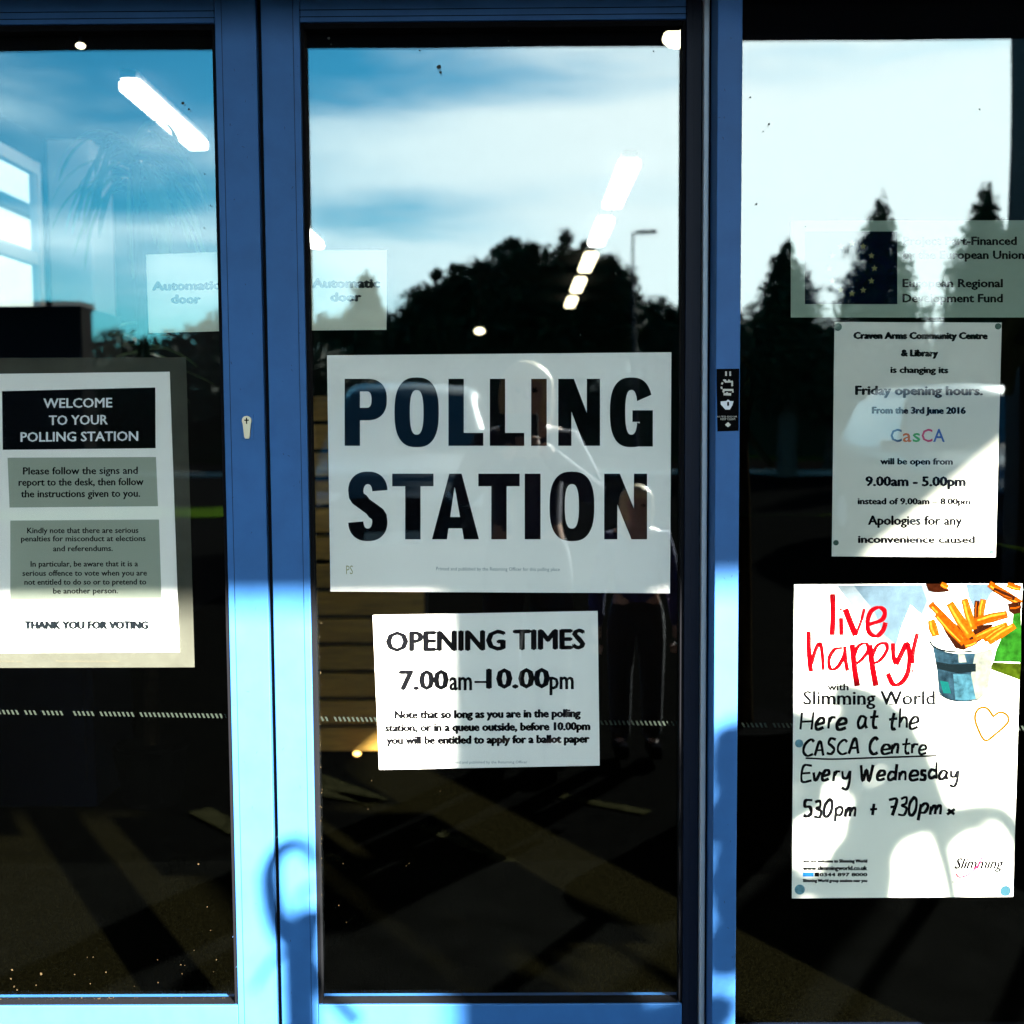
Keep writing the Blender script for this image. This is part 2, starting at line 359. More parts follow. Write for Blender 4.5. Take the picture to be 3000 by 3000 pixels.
# POLLING STATION
ps = sheet('polling_station_poster', [(958, 1041), (1967, 1032), (1963, 1738), (968, 1733)], YP, 'large white landscape poster reading POLLING STATION in heavy black capitals', 'poster')
ly = YP-.0004
def crop5(x, y_): return (900+x*.6729, 1000+y_*.6729)
def glyph(ch, x0, x1, t0, b0):
    mb = MB(); x0, t0 = crop5(x0, t0); x1, b0 = crop5(x1, b0); w_ = x1-x0; h = b0-t0; tv = 45; th = 37
    S = lambda pts: stroke(mb, pts, tv, th, ly)
    def rect(a, b_, c, d):
        EPS[0] = (EPS[0]+1) % 12; yy = ly-EPS[0]*.00002; mb.add([P(a, b_, yy), P(c, b_, yy), P(c, d, yy), P(a, d, yy)], [(0, 3, 2, 1)])
    if ch == 'I': rect(x0, t0, x1, b0)
    elif ch == 'L': rect(x0, t0, x0+tv, b0); rect(x0+tv-1, b0-th-1, x1, b0)
    elif ch == 'T': rect(x0, t0, x1, t0+th); cx = (x0+x1)/2; rect(cx-tv/2, t0+th-1, cx+tv/2, b0)
    elif ch == 'N':
        rect(x0, t0, x0+tv*.86, b0); rect(x1-tv*.86, t0, x1, b0)
        EPS[0] += 1; yy = ly-.0003; mb.add([P(a, b_, yy) for a, b_ in ((x0+2, t0), (x0+tv*1.02, t0), (x1-2, b0), (x1-tv*1.02, b0))], [(0, 3, 2, 1)])
    elif ch == 'A':
        cx = (x0+x1)/2; q = tv*.5
        mb.add([P(a, b_, ly) for a, b_ in ((cx-q*.8, t0), (cx+q*.05, t0+12), (x0+tv*.98, b0), (x0, b0))], [(0, 3, 2, 1)])
        mb.add([P(a, b_, ly-.0001) for a, b_ in ((cx-q*.8, t0), (cx+q*.8, t0), (x1, b0), (x1-tv*.98, b0), (cx-q*.05, t0+44))], [(0, 4, 3, 2, 1)])
        rect(x0+30, b0-h*.34, x1-30, b0-h*.34+th*.9)
    elif ch in 'OPGS':
        yy = ly-EPS[0]*.00002
        def se(cx, cy_, rx, ry, a, p=2.6):
            c, s_ = math.cos(R(a)), math.sin(R(a)); return (cx+rx*math.copysign(abs(c)**(2/p), c), cy_-ry*math.copysign(abs(s_)**(2/p), s_))
        def band(A, B):
            n_ = len(A); mb.add([P(*q, yy) for q in A]+[P(*q, yy) for q in B], [(i, i+1, n_+i+1, n_+i) for i in range(n_-1)])
        cx = (x0+x1)/2; ro = w_/2
        if ch == 'O':
            cy_ = (t0+b0)/2; a = [k*7.5 for k in range(49)]; band([se(cx, cy_, ro, h/2, q) for q in a], [se(cx, cy_, ro-tv, h/2-th, q) for q in a])
        elif ch == 'P':
            rect(x0, t0, x0+tv, b0); hh = h*.62; cy_ = t0+hh/2; cxx = x1-w_*.47
            a = [90-k*7.5 for k in range(25)]
            A = [(x0+tv-2, t0)]+[se(cxx, cy_, x1-cxx, hh/2, q, 2.4) for q in a]+[(x0+tv-2, cy_+hh/2)]
            B = [(x0+tv-2, t0+th)]+[se(cxx, cy_, x1-cxx-tv, hh/2-th, q, 2.4) for q in a]+[(x0+tv-2, cy_+hh/2-th)]
            band(A, B)
        elif ch == 'G':
            cy_ = (t0+b0)/2; a = [24+k*7.5 for k in range(43)]; band([se(cx, cy_, ro, h/2, q) for q in a], [se(cx, cy_, ro-tv, h/2-th, q) for q in a])
            rect(cx+3, cy_-6, x1, cy_-6+th*.92); rect(x1-tv*.86, cy_, x1, b0-2)
        else:
            hh = (h+th)/2/2; c1 = t0+hh; c2 = b0-hh
            a1 = [4+k*7.5 for k in range(24)]; A = [se(cx, c1, ro, hh, q, 2.3) for q in a1]; B = [se(cx, c1, ro-tv, hh-th, q, 2.3) for q in a1]
            o1 = [(x0+ro*.05, c1+hh*.30), (x0+ro*.22, c1+hh*.56), (x0+ro*.62, c1+hh*.84)]; i1 = [(x0+tv*1.02, c1+hh*.06), (x0+tv*1.22, c1+hh*.16), (cx+ro*.08, c1+hh*.34)]
            mir = lambda q: (2*cx-q[0], t0+b0-q[1])
            A2 = [mir(q) for q in i1[::-1]]+[mir(q) for q in B[::-1]]; B2 = [mir(q) for q in o1[::-1]]+[mir(q) for q in A[::-1]]
            band(A+o1+A2, B+i1+B2)
    o = mb.build('letter', M_ink, ps)
    return o
for ch, a, b_ in (('P', 163, 347), ('O', 380, 573), ('L', 615, 767), ('L', 795, 945), ('I', 975, 1043), ('N', 1093, 1275), ('G', 1318, 1505)): glyph(ch, a, b_, 163 if ch not in 'OG' else 157, 455 if ch not in 'OG' else 461)
for ch, a, b_ in (('S', 178, 350), ('T', 370, 550), ('A', 543, 748), ('T', 745, 925), ('I', 947, 1016), ('O', 1055, 1250), ('N', 1293, 1480)): glyph(ch, a, b_, 576 if ch not in 'SO' else 567, 862 if ch not in 'SO' else 870)
text('small_print', 'Printed and published by the Returning Officer for this polling place', 1278, 1640, 1660, 1671, mat('grey_ink', (.2, .24, .24), .7, spec=0), ps, ly, tilt=2)
text('small_print', 'PS', 1014, 1034, 1655, 1682, mat('olive_ink', (.35, .33, .15), .7, spec=0), ps, ly)
# OPENING TIMES
ot = sheet('opening_times_notice', [(1092, 1802), (1751, 1790), (1757, 2243), (1111, 2255)], YP, 'smaller white notice headed OPENING TIMES below the polling station poster', 'notice')
text('heading', 'OPENING TIMES', 1134, 1711, 1848, 1908, M_ink, ot, ly, bold=0, smear=4.2, tilt=-8)
text('hours', '7.00', 1172, 1311, 1962, 2021, M_ink, ot, ly, bold=0, smear=4.2, tilt=-2)
text('hours', 'am', 1317, 1382, 1962, 2021, M_ink, ot, ly, bold=.01, smear=1.2)
flat('dash', [[(1390, 1995), (1424, 1995), (1424, 2001), (1390, 2001)]], ly, M_ink, ot)
text('hours', '10.00', 1428, 1607, 1957, 2016, M_ink, ot, ly, bold=0, smear=4.2, tilt=-2)
text('hours', 'pm', 1611, 1680, 1962, 2018, M_ink, ot, ly, bold=.01, smear=1.2)
for s_, a, b_, t_ in (('Note that so long as you are in the polling', 1157, 1700, 2081), ('station, or in a queue outside, before 10.00pm', 1129, 1728, 2119), ('you will be entitled to apply for a ballot paper', 1133, 1726, 2156)):
    text('small_print', s_, a, b_, t_, t_+24, M_ink, ot, ly, bold=.014, smear=1.9, tilt=-5)
text('small_print', 'Printed and published by the Returning Officer', 1315, 1545, 2229, 2237, MATS['grey_ink'], ot, ly, tilt=-1)
# WELCOME poster
wp = thing('welcome_poster', P(240, 1500, YP), 'tall poster reading WELCOME TO YOUR POLLING STATION on the left glass', 'poster')
slab('backing_sheet', [(-110, 1049), (545, 1047), (570, 1955), (-95, 1957)], YP+.0012, T, mat('grey_backing', (.06, .06, .047), .7, spec=0, vary=.15, scale=14), wp)
slab('paper', [(-70, 1096), (497, 1089), (526, 1911), (-62, 1913)], YP, T, M_paper, wp)
flat('heading_panel', [[(6, 1146), (455, 1135), (456, 1313), (8, 1318)]], ly, M_ink, wp)
M_gp = mat('grey_print', (.33, .36, .29), .8, spec=0)
M_gp2 = mat('pale_grey_print', (.70, .71, .68), .8, spec=0)
flat('text_panel', [[(22, 1341), (457, 1339), (463, 1483), (28, 1487)]], ly, M_gp, wp)
flat('text_panel', [[(30, 1525), (466, 1522), (473, 1752), (30, 1757)]], ly, M_gp, wp)
flat('text_panel', [[(35, 1795), (475, 1793), (480, 1862), (38, 1864)]], ly, M_gp2, wp)
l2 = ly-.0003
M_wink = mat('white_print', (.8, .8, .8), .8, spec=0)
text('heading', 'WELCOME', 128, 328, 1166, 1195, M_wink, wp, l2, bold=0, smear=.9, tilt=-2)
text('heading', 'TO YOUR', 144, 315, 1216, 1245, M_wink, wp, l2, bold=0, smear=.9, tilt=-2)
text('heading', 'POLLING STATION', 61, 404, 1265, 1294, M_wink, wp, l2, bold=0, smear=.9, tilt=-3)
for s_, a, b_, t_ in (('Please follow the signs and', 68, 403, 1368), ('report to the desk, then follow', 55, 420, 1401), ('the instructions given to you.', 62, 410, 1435)):
    text('body_text', s_, a, b_, t_, t_+22, M_ink, wp, l2, bold=0, smear=.9, tilt=-2)
for s_, a, b_, t_ in (('Kindly note that there are serious', 80, 405, 1545), ('penalties for misconduct at elections', 62, 426, 1569), ('and referendums.', 156, 330, 1598), ('In particular, be aware that it is a', 90, 404, 1643), ('serious offence to vote when you are', 66, 430, 1670), ('not entitled to do so or to pretend to', 72, 428, 1696), ('be another person.', 156, 345, 1722)):
    text('body_text', s_, a, b_, t_, t_+17, M_ink, wp, l2, bold=0, smear=.6, tilt=-1)
text('footer', 'THANK YOU FOR VOTING', 73, 433, 1819, 1842, mat('soft_black', (.006, .008, .01), .7, spec=0), wp, l2, bold=.012, smear=2.9)
text('small_print', 'Printed and published by the Returning Officer', 165, 350, 1933, 1940, mat('tan_ink', (.10, .09, .06), .7, spec=0), wp, l2+.0013)
text('small_print', 'electoral use', -10, 66, 1933, 1940, MATS['tan_ink'], wp, l2+.0013)
# Automatic door stickers
M_sage = mat('sticker_film', (.60, .60, .47), .75)
s1 = sheet('automatic_door_sticker', [(428, 746), (650, 738), (653, 970), (436, 976)], YP, 'white Automatic door sticker on the left leaf above the welcome poster', 'sticker', M_sage)
text('lettering', 'Automatic', 447, 643, 824, 850, M_inkn, s1, ly, bold=.01, smear=2.6, tilt=-3); text('lettering', 'door', 503, 586, 862, 888, M_inkn, s1, ly, bold=.01, smear=2.6)
s2 = sheet('automatic_door_sticker', [(905, 733), (1133, 733), (1132, 966), (913, 968)], YP, 'white Automatic door sticker on the middle leaf, above the polling station poster', 'sticker', M_sage)
text('lettering', 'Automatic', 915, 1112, 815, 842, M_ink, s2, ly, bold=.01, smear=2.6); text('lettering', 'door', 970, 1057, 855, 882, M_ink, s2, ly, bold=.01, smear=2.6)
# European fund plaque
ly2 = YP2-.0004
eu = sheet('funding_sign', [(2317, 647), (3085, 645), (3088, 930), (2317, 930)], YP2, 'wide funding sign with a dark blue flag of yellow stars on the right window', 'sign', mat('sign_green', (.20, .26, .19), .6, vary=.06, scale=4))
flat('flag', [[(2358, 678), (2629, 678), (2629, 891), (2358, 891)]], ly2, mat('flag_blue', (.001, .002, .010), .6, spec=0), eu)
st = []
for k in range(12):
    a = R(k*30); cx, cy_ = 2496+math.sin(a)*66, 786-math.cos(a)*74; q = []
    for j in range(10):
        rr = 10.5 if j % 2 == 0 else 4.4; q.append((cx+math.sin(R(36*j))*rr, cy_-math.cos(R(36*j))*rr))
    st.append(q)
flat('stars', st, ly2-.0003, mat('star_yellow', (.10, .09, .004), .6), eu)
for s_, a, b_, t_ in (('Project Part-Financed', 2647, 2978, 692), ('by the European Union', 2647, 3000, 733), ('European Regional', 2645, 2937, 816), ('Development Fund', 2645, 2937, 860)):
    text('lettering', s_, a, b_, t_, t_+25, M_ink, eu, ly2, bold=.01, smear=1.1)
# Friday opening hours notice
cn = sheet('opening_hours_notice', [(2445, 943), (2935, 945), (2917, 1632), (2437, 1630)], YP2, 'printed A4 notice about Friday opening hours with a coloured CasCA logo', 'notice', M_paperg)
for s_, a, b_, t_, b2, bl in (('Craven Arms Community Centre', 2502, 2892, 972, 992, .02), ('& Library', 2641, 2747, 1023, 1043, .02), ('is changing its', 2610, 2777, 1073, 1092, .005), ('Friday opening hours.', 2507, 2878, 1129, 1156, .012), ('From the 3rd June 2016', 2556, 2828, 1191, 1211, .01), ('will be open from', 2580, 2790, 1341, 1360, .0), ('9.00am - 5.00pm', 2537, 2828, 1394, 1423, .012), ('instead of 9.00am \u2013 8.00pm', 2514, 2842, 1458, 1477, .0), ('Apologies for any', 2544, 2818, 1509, 1537, .005), ('inconvenience caused', 2515, 2855, 1568, 1590, .008)):
    text('lettering', s_, a, b_, t_, b2, M_ink, cn, ly2, bold=bl*.5, smear=1.6+bl*34, tilt=1)
for ch, a, b_, c_, nm in (('C', 2609, 2642, (.01, .05, .12), 'navy_logo'), ('a', 2645, 2670, (.55, .12, .02), 'orange_logo'), ('s', 2674, 2696, (.02, .28, .06), 'green_logo'), ('C', 2700, 2732, (.5, .02, .1), 'red_logo'), ('A', 2734, 2768, (.01, .08, .32), 'blue_logo')):
    text('logo_letter', ch, a, b_, 1254, 1294, mat(nm, c_, .6), cn, ly2, bold=.012)
M_tack = mat('dark_green_tack', (.01, .06, .035), .5)
def disc(name, px, py, r_, y, m, parent, th=.003):
    c = P(px, py, y); rr = r_*.0006; n_ = 14; b = MB()
    v = [(c.x+math.cos(6.283*k/n_)*rr, y-th, c.z+math.sin(6.283*k/n_)*rr) for k in range(n_)]+[(c.x+math.cos(6.283*k/n_)*rr*1.02, y, c.z+math.sin(6.283*k/n_)*rr*1.02) for k in range(n_)]
    b.add(v, [tuple(range(n_))]+[(k, (k+1) % n_, n_+(k+1) % n_, n_+k) for k in range(n_)]); return b.build(name, m, parent)
for px, py, r_ in ((2455, 958, 11), (2924, 956, 9), (2449, 1590, 8), (2905, 1617, 6)): disc('sticky_tack', px, py, r_, YP2, M_tack, cn, .0008)
# live happy poster
lh = sheet('slimming_club_poster', [(2327, 1712), (2995, 1710), (2968, 2627), (2320, 2632)], YP2, 'tall club poster with red live happy brush lettering and a bucket of chips', 'poster', mat('cream_paper', (.86, .84, .74), .8, spec=0, vary=.03, scale=5))
def c4(x, y_): return (2100+x*.4658, 1600+y_*.4658)
M_red = mat('brush_red', (.10, .0003, .0015), .8, spec=0, vary=.5, scale=90)
M_shirt = mat('printed_shade', (.045, .07, .09), .8, spec=0, vary=.2, scale=40)
flat('photo_backdrop', [[(2500, 1714), (2540, 1714), (2700, 1713), (2716, 1760), (2700, 1800), (2668, 1772), (2640, 1840), (2626, 1890), (2590, 1860), (2560, 1790)]], ly2+.0002, M_shirt, lh)
flat('photo_backdrop', [[(2452, 1716), (2500, 1714), (2560, 1790), (2590, 1860), (2626, 1890), (2632, 1910), (2600, 1905), (2560, 1860), (2500, 1780)], [(2700, 1713), (2735, 1713), (2738, 1770), (2712, 1812), (2700, 1800), (2716, 1760)]], ly2+.00018, mat('printed_shade_pale', (.10, .125, .14), .8, spec=0, vary=.2, scale=40), lh)['kind'] = 'stuff'
flat('photo_backdrop', [[(2830, 1712), (2925, 1712), (2900, 1745), (2880, 1790), (2852, 1778), (2838, 1750)]], ly2+.0002, M_shirt, lh)
brush = [([(728, 300), (732, 420), (726, 560)], 34), ([(782, 450), (784, 560)], 28), ([(808, 395), (845, 490), (874, 562)], 34), ([(874, 562), (905, 480), (928, 395)], 16),
 ([(960, 492), (1040, 462), (1056, 410), (1020, 385), (970, 410), (948, 480), (960, 545), (1005, 566), (1045, 530), (1062, 480)], 26),
 ([(578, 535), (580, 660), (592, 790)], 30), ([(596, 740), (622, 650), (650, 612), (664, 680), (670, 780)], 22),
 ([(790, 640), (740, 650), (706, 710), (716, 772), (760, 760), (800, 690), (808, 630)], 22), ([(806, 630), (810, 710), (822, 785)], 24),
 ([(852, 618), (866, 760), (884, 880)], 34), ([(862, 700), (890, 630), (940, 612), (950, 660), (905, 720), (872, 740)], 20),
 ([(962, 620), (980, 760), (1002, 880)], 34), ([(975, 700), (1010, 625), (1062, 612), (1070, 655), (1030, 715), (985, 738)], 20),
 ([(1108, 610), (1112, 690), (1128, 745)], 26), ([(1128, 745), (1160, 680), (1198, 612), (1212, 700), (1200, 800), (1160, 860), (1110, 868), (1075, 800)], 28),
 ([(1262, 548), (1238, 650), (1232, 740)], 24)]
b = MB()
for pts, wd in brush: stroke(b, [c4(q.x, q.y) for q in spline([(p[0], p[1]) for p in pts], 5)], wd*.4658, wd*.30, ly2)
b.build('brush_lettering', M_red, lh)
flat('brush_dot', [[(c4(1230+math.cos(q)*9, 785+math.sin(q)*9)) for q in [k*.785 for k in range(8)]], [(c4(780+math.cos(q)*9, 400+math.sin(q)*9)) for q in [k*.785 for k in range(8)]]], ly2, M_red, lh)['kind'] = 'stuff'
text('lettering', 'with', 2425, 2485, 2001, 2022, M_ink, lh, ly2, smear=1.2)
text('lettering', 'Slimming World', 2354, 2738, 2022, 2064, M_ink, lh, ly2, bold=0, smear=1.6)
# little serifs on the club name
b = MB()
for px in (2378, 2388, 2412, 2432, 2452, 2486, 2530, 2612, 2655, 2683, 2715, 2738):
    stroke(b, [(px-7, 2063), (px+7, 2063)], 2.4, 2.4, ly2)
for px in (2386, 2604, 2636, 2664, 2713, 2737): stroke(b, [(px-8, 2022), (px+4, 2022)], 2.4, 2.4, ly2)
b.build('serifs', M_ink, lh)['kind'] = 'stuff'
# handwriting, single pen strokes in a unit box (x right, y down, 0 = cap line, 1 = baseline)
H = {
 'H': (.72, [[(0, 0), (-.04, 1)], [(.62, -.04), (.55, 1)], [(-.02, .55), (.6, .5)]]),
 'e': (.56, [[(.04, .72), (.45, .62), (.4, .4), (.18, .4), (.02, .72), (.15, .98), (.5, .88)]]),
 'r': (.42, [[(.08, .4), (.08, .98)], [(.09, .62), (.2, .42), (.42, .42)]]),
 'a': (.58, [[(.46, .45), (.2, .38), (.03, .7), (.15, .97), (.4, .8), (.48, .42)], [(.47, .42), (.47, .8), (.56, .97)]]),
 't': (.46, [[(.24, -.02), (.2, .7), (.3, .97), (.44, .92)], [(.0, .38), (.46, .33)]]),
 'h': (.55, [[(.08, -.1), (.05, .98)], [(.06, .7), (.22, .42), (.4, .48), (.42, .98)]]),
 'C': (.66, [[(.6, .15), (.4, 0), (.1, .3), (.06, .75), (.3, 1), (.62, .9)]]),
 'A': (.66, [[(.02, 1), (.3, .05), (.58, 1)], [(.12, .66), (.5, .64)]]),
 'S': (.55, [[(.5, .1), (.2, .02), (.08, .3), (.3, .5), (.46, .72), (.3, .98), (.02, .92)]]),
 'n': (.55, [[(.06, .42), (.06, .98)], [(.07, .68), (.22, .42), (.4, .5), (.42, .98)]]),
 'E': (.6, [[(.52, .0), (.08, .03), (.04, 1), (.55, .95)], [(.06, .5), (.46, .46)]]),
 'v': (.48, [[(.02, .42), (.2, .97), (.42, .4)]]),
 'y': (.56, [[(.04, .42), (.1, .8), (.3, .82), (.44, .45)], [(.46, .4), (.44, 1.1), (.3, 1.5), (.04, 1.38)]]),
 'W': (.9, [[(.02, .05), (.14, 1), (.4, .3), (.56, 1), (.84, 0)]]),
 'd': (.56, [[(.42, .48), (.18, .4), (.03, .7), (.14, .96), (.4, .8)], [(.46, -.1), (.44, .98)]]),
 's': (.42, [[(.38, .45), (.14, .42), (.12, .62), (.34, .74), (.3, .96), (.02, .94)]]),
 '5': (.5, [[(.5, .05), (.12, .08), (.08, .42), (.36, .45), (.44, .8), (.2, 1), (.0, .92)]]),
 '3': (.48, [[(.06, .1), (.34, .02), (.38, .35), (.16, .46), (.44, .62), (.36, .98), (.02, .94)]]),
 '0': (.56, [[(.28, .0), (.06, .35), (.08, .85), (.28, 1), (.48, .7), (.46, .2), (.28, 0)]]),
 'p': (.52, [[(.06, .45), (.02, 1.35)], [(.06, .6), (.26, .42), (.42, .6), (.3, .92), (.06, .92)]]),
 'm': (.78, [[(.04, .45), (.04, .98)], [(.05, .7), (.18, .43), (.3, .5), (.32, .96)], [(.33, .66), (.48, .42), (.6, .52), (.62, .98)]]),
 '+': (.5, [[(.24, .2), (.22, .9)], [(.04, .55), (.46, .52)]]),
 '7': (.5, [[(.02, .08), (.46, .04), (.2, 1)], [(.1, .5), (.42, .46)]]),
 'x': (.36, [[(.04, .8), (.34, 1.2)], [(.34, .78), (.02, 1.22)]]),
 ' ': (.42, [])}
def hand(s, x0, x1, top, base, wd, dy=0):
    tot = sum(H[c][0]+.08 for c in s); k = (x1-x0)/tot; x = x0; h = base-top; b = MB(); r_ = random.Random(len(s)+int(x0+top))
    for c in s:
        wj, st_ = H[c]; oy = r_.uniform(-.06, .06)*h; kx = r_.uniform(.86, 1.14); ky = r_.uniform(.9, 1.12); rt_ = r_.uniform(-.09, .09)
        for q in st_:
            pts = [(x+p[0]*k*kx+(p[1]-.5)*h*rt_-(p[1]-.6)*h*.07, base+oy-(1-p[1])*h*ky+p[0]*k*rt_*.6+dy*(x-x0)/(x1-x0)) for p in q]
            stroke(b, spline(pts, 5), wd*r_.uniform(.8, 1.15), wd*r_.uniform(.7, 1.0), ly2)
        x += (wj+.08)*k
    b.build('handwriting', M_ink, lh)['kind'] = 'stuff'
hand('Here at the', 2348, 2700, 2086, 2140, 7.4, -6)
hand('CASCA Centre', 2352, 2722, 2166, 2212, 7.0, -4)
hand('Every Wednesday', 2348, 2815, 2244, 2290, 7.6, -8)
hand('530pm + 730pm', 2354, 2770, 2344, 2394, 7.6, -8)
hand('x', 2775, 2805, 2340, 2378, 7.0)
b = MB(); stroke(b, spline([(2360, 2221), (2440, 2224), (2560, 2220), (2745, 2214)], 5), 5, 5, ly2)
b.build('underline', M_ink, lh)
b = MB(); stroke(b, spline([c4(x, y_) for x, y_ in ((1740, 1072), (1700, 1020), (1650, 1022), (1625, 1070), (1640, 1140), (1688, 1222), (1750, 1185), (1830, 1110), (1825, 1062), (1780, 1045), (1740, 1072))], 6), 7, 7, ly2)
b.build('heart_drawing', mat('ochre_ink', (.075, .034, .001), .6, spec=0), lh)
# chips in a little bucket (flat print)
def z6(x, y_): return (2600+x*.20704, 1700+y_*.20704)
def zp(l): return [z6(*q) for q in l]
M_cO = mat('chip_orange', (.10, .018, .0004), .7, spec=0, vary=.45, scale=160); M_cY = mat('chip_yellow', (.14, .028, .0008), .7, spec=0, vary=.35, scale=150); M_cH = mat('chip_light', (.22, .075, .006), .8, spec=0, vary=.4, scale=200); M_cD = mat('chip_brown', (.010, .002, .0006), .7, spec=0, vary=.5, scale=150)
M_bk = mat('bucket_blue', (.006, .015, .022), .6, spec=0, vary=.7, scale=55); M_bkl = mat('bucket_light', (.085, .09, .075), .6, spec=0, vary=.35, scale=60); M_jar = mat('jar_green', (.006, .040, .003), .6, spec=0, vary=.8, scale=45)
flat('bucket_print', [zp([(640, 930), (720, 985), (820, 1015), (1000, 1040), (1240, 1030), (1260, 1350), (1300, 1690), (1180, 1715), (1040, 1718), (900, 1695), (800, 1650), (728, 1585), (700, 1250)])], ly2, M_bk, lh)
flat('bucket_print', [zp([(1240, 1030), (1500, 960), (1470, 1250), (1420, 1580), (1300, 1680), (1190, 1700), (1180, 1350)])], ly2-.00005, M_bkl, lh)
flat('bucket_band', [zp([(680, 1150), (900, 1190), (1250, 1180), (1250, 1290), (1000, 1320), (700, 1250)])], ly2-.0001, mat('band_dark', (.002, .004, .005), .6, spec=0), lh)
M_bkm = mat('bucket_mid', (.015, .045, .06), .7, spec=0, vary=.6, scale=70)
flat('bucket_sheen', [zp([(1000, 1050), (1090, 1048), (1120, 1160), (1010, 1165)])], ly2-.00008, M_bkl, lh)
flat('bucket_sheen', [zp([(930, 1330), (1180, 1330), (1250, 1680), (1120, 1705), (960, 1690)])], ly2-.00008, M_bkm, lh)
flat('bucket_sheen', [zp([(740, 1420), (860, 1440), (900, 1600), (790, 1600)])], ly2-.00009, mat('bucket_teal', (.002, .035, .032), .7, spec=0), lh)
flat('dark_print', [zp([(540, 50), (760, 50), (860, 120), (880, 160), (700, 180), (580, 150)])], ly2+.0001, M_cD, lh)
flat('dark_print', [zp([(1700, 330), (1890, 300), (1890, 460), (1780, 480), (1720, 440)])], ly2+.00005, M_cD, lh)
b = MB(); stroke(b, spline(zp([(600, 860), (650, 930), (780, 990), (1000, 1015), (1200, 1005)]), 5), 5.5, 5.5, ly2-.0001)
stroke(b, spline(zp([(725, 1600), (850, 1680), (1050, 1715), (1280, 1690)]), 5), 3, 3, ly2-.0001); b.build('bucket_rim', MATS['band_dark'], lh)['kind'] = 'stuff'
flat('napkin_print', [zp([(640, 850), (800, 740), (880, 840), (960, 960), (860, 985), (700, 930)])], ly2-.0002, mat('napkin', (.72, .72, .74), .8, spec=0), lh)
flat('shadow_print', [zp([(700, 480), (900, 560), (1180, 800), (1240, 640), (1500, 620), (1400, 800), (1250, 900), (1080, 990), (960, 960), (820, 740)])], ly2-.00015, M_cD, lh)
def chip(a, c_, wd, m, k):
    wd *= 1.22
    a = Vector(z6(*a)); c_ = Vector(z6(*c_)); d = (c_-a).normalized(); n_ = Vector((-d.y, d.x))*wd*.207/2
    flat('chip_print', [[tuple(a+n_*.8), tuple(a+(c_-a)*.5+n_*1.15), tuple(c_+n_*.85), tuple(c_-n_*.85), tuple(a+(c_-a)*.5-n_*.95), tuple(a-n_*.8)]], ly2-.0003-k*.00003, m, lh)
    e = n_*.45; flat('chip_print', [[tuple(a+(c_-a)*.06+e*1.2), tuple(a+(c_-a)*.5+e*1.7), tuple(c_-(c_-a)*.1+e*1.1), tuple(c_-(c_-a)*.1+e*.3), tuple(a+(c_-a)*.5+e*.6), tuple(a+(c_-a)*.06+e*.2)]], ly2-.00031-k*.00003, M_cH if m is not M_cD else M_cO, lh)
for k, (a, c_, wd, m_) in enumerate([((610, 330), (1130, 870), 90, M_cO), ((690, 480), (1080, 900), 80, M_cO), ((880, 320), (1190, 800), 110, M_cY), ((1090, 260), (1220, 700), 95, M_cY), ((1270, 290), (1260, 560), 60, M_cD), ((1360, 270), (1320, 520), 80, M_cY), ((1700, 480), (1230, 600), 110, M_cO), ((1700, 620), (1220, 830), 80, M_cY), ((1690, 640), (1370, 850), 70, M_cO), ((1800, 640), (1430, 880), 90, M_cY), ((620, 560), (690, 790), 100, M_cY), ((1090, 920), (1260, 860), 80, M_cO), ((1440, 50), (1890, 330), 90, M_cO), ((1500, 130), (1800, 260), 60, M_cD), ((1700, 60), (1890, 120), 70, M_cO), ((1720, 380), (1890, 350), 90, M_cD), ((760, 50), (860, 100), 60, M_cY)]): chip(a, c_, wd, m_, k)
flat('jar_print', [zp([(1780, 480), (1890, 440), (1890, 1160), (1500, 1150), (1540, 980), (1620, 800), (1760, 690)])], ly2+.0001, M_jar, lh)
flat('jar_print', [zp([(1490, 1160), (1890, 1180), (1870, 1410), (1460, 1260)])], ly2+.00015, mat('jar_shadow', (.012, .02, .001), .7, spec=0, vary=.9, scale=60), lh)
# footer blocks
for s_, t_, h_, bl in (('you are welcome to Slimming World', 2517, 10, .0), ('www.slimmingworld.co.uk', 2536, 13, .03), ('          0344 897 8000', 2557, 10, .01), ('Slimming World group sessions near you', 2575, 9, .0)):
    text('small_print', s_, 2353 if not s_.startswith(' ') else 2402, 2540, t_, t_+h_, M_ink, lh, ly2, bold=0, smear=1.3)
flat('icon', [[(2352, 2556), (2384, 2556), (2384, 2568), (2352, 2568)]], ly2, mat('icon_blue', (.03, .25, .6), .6, spec=0), lh)
flat('icon', [[(2386, 2556), (2400, 2556), (2400, 2568), (2386, 2568)]], ly2, M_ink, lh)
text('logo_script', 'Slimming', 2797, 2940, 2512, 2545, M_ink, lh, ly2, bold=0, shear=.4, smear=1.5)
b = MB(); stroke(b, spline([(2800, 2560), (2812, 2570), (2840, 2560), (2870, 2530), (2880, 2506), (2905, 2502)], 5), 4.5, 4.5, ly2-.0001); b.build('logo_swoosh', mat('logo_red', (.55, .01, .05), .6, spec=0), lh)
text('small_print', 'touching hearts, changing lives', 2790, 2945, 2579, 2587, MATS['tan_ink'], lh, ly2)
M_teal = mat('teal_tack', (.12, .28, .33), .4, vary=.5, scale=120); M_dteal = mat('dark_teal_tack', (.01, .05, .07), .4)
for px, py, r_, m_ in ((2346, 1752, 14, M_teal), (2980, 1727, 16, mat('pale_tack', (.6, .75, .72), .4)), (2341, 2178, 12, M_teal), (2960, 2163, 13, M_teal), (2343, 2606, 15, M_teal), (2946, 2610, 16, M_dteal)): disc('sticky_tack', px, py, r_, YP2, m_, lh, .0008)
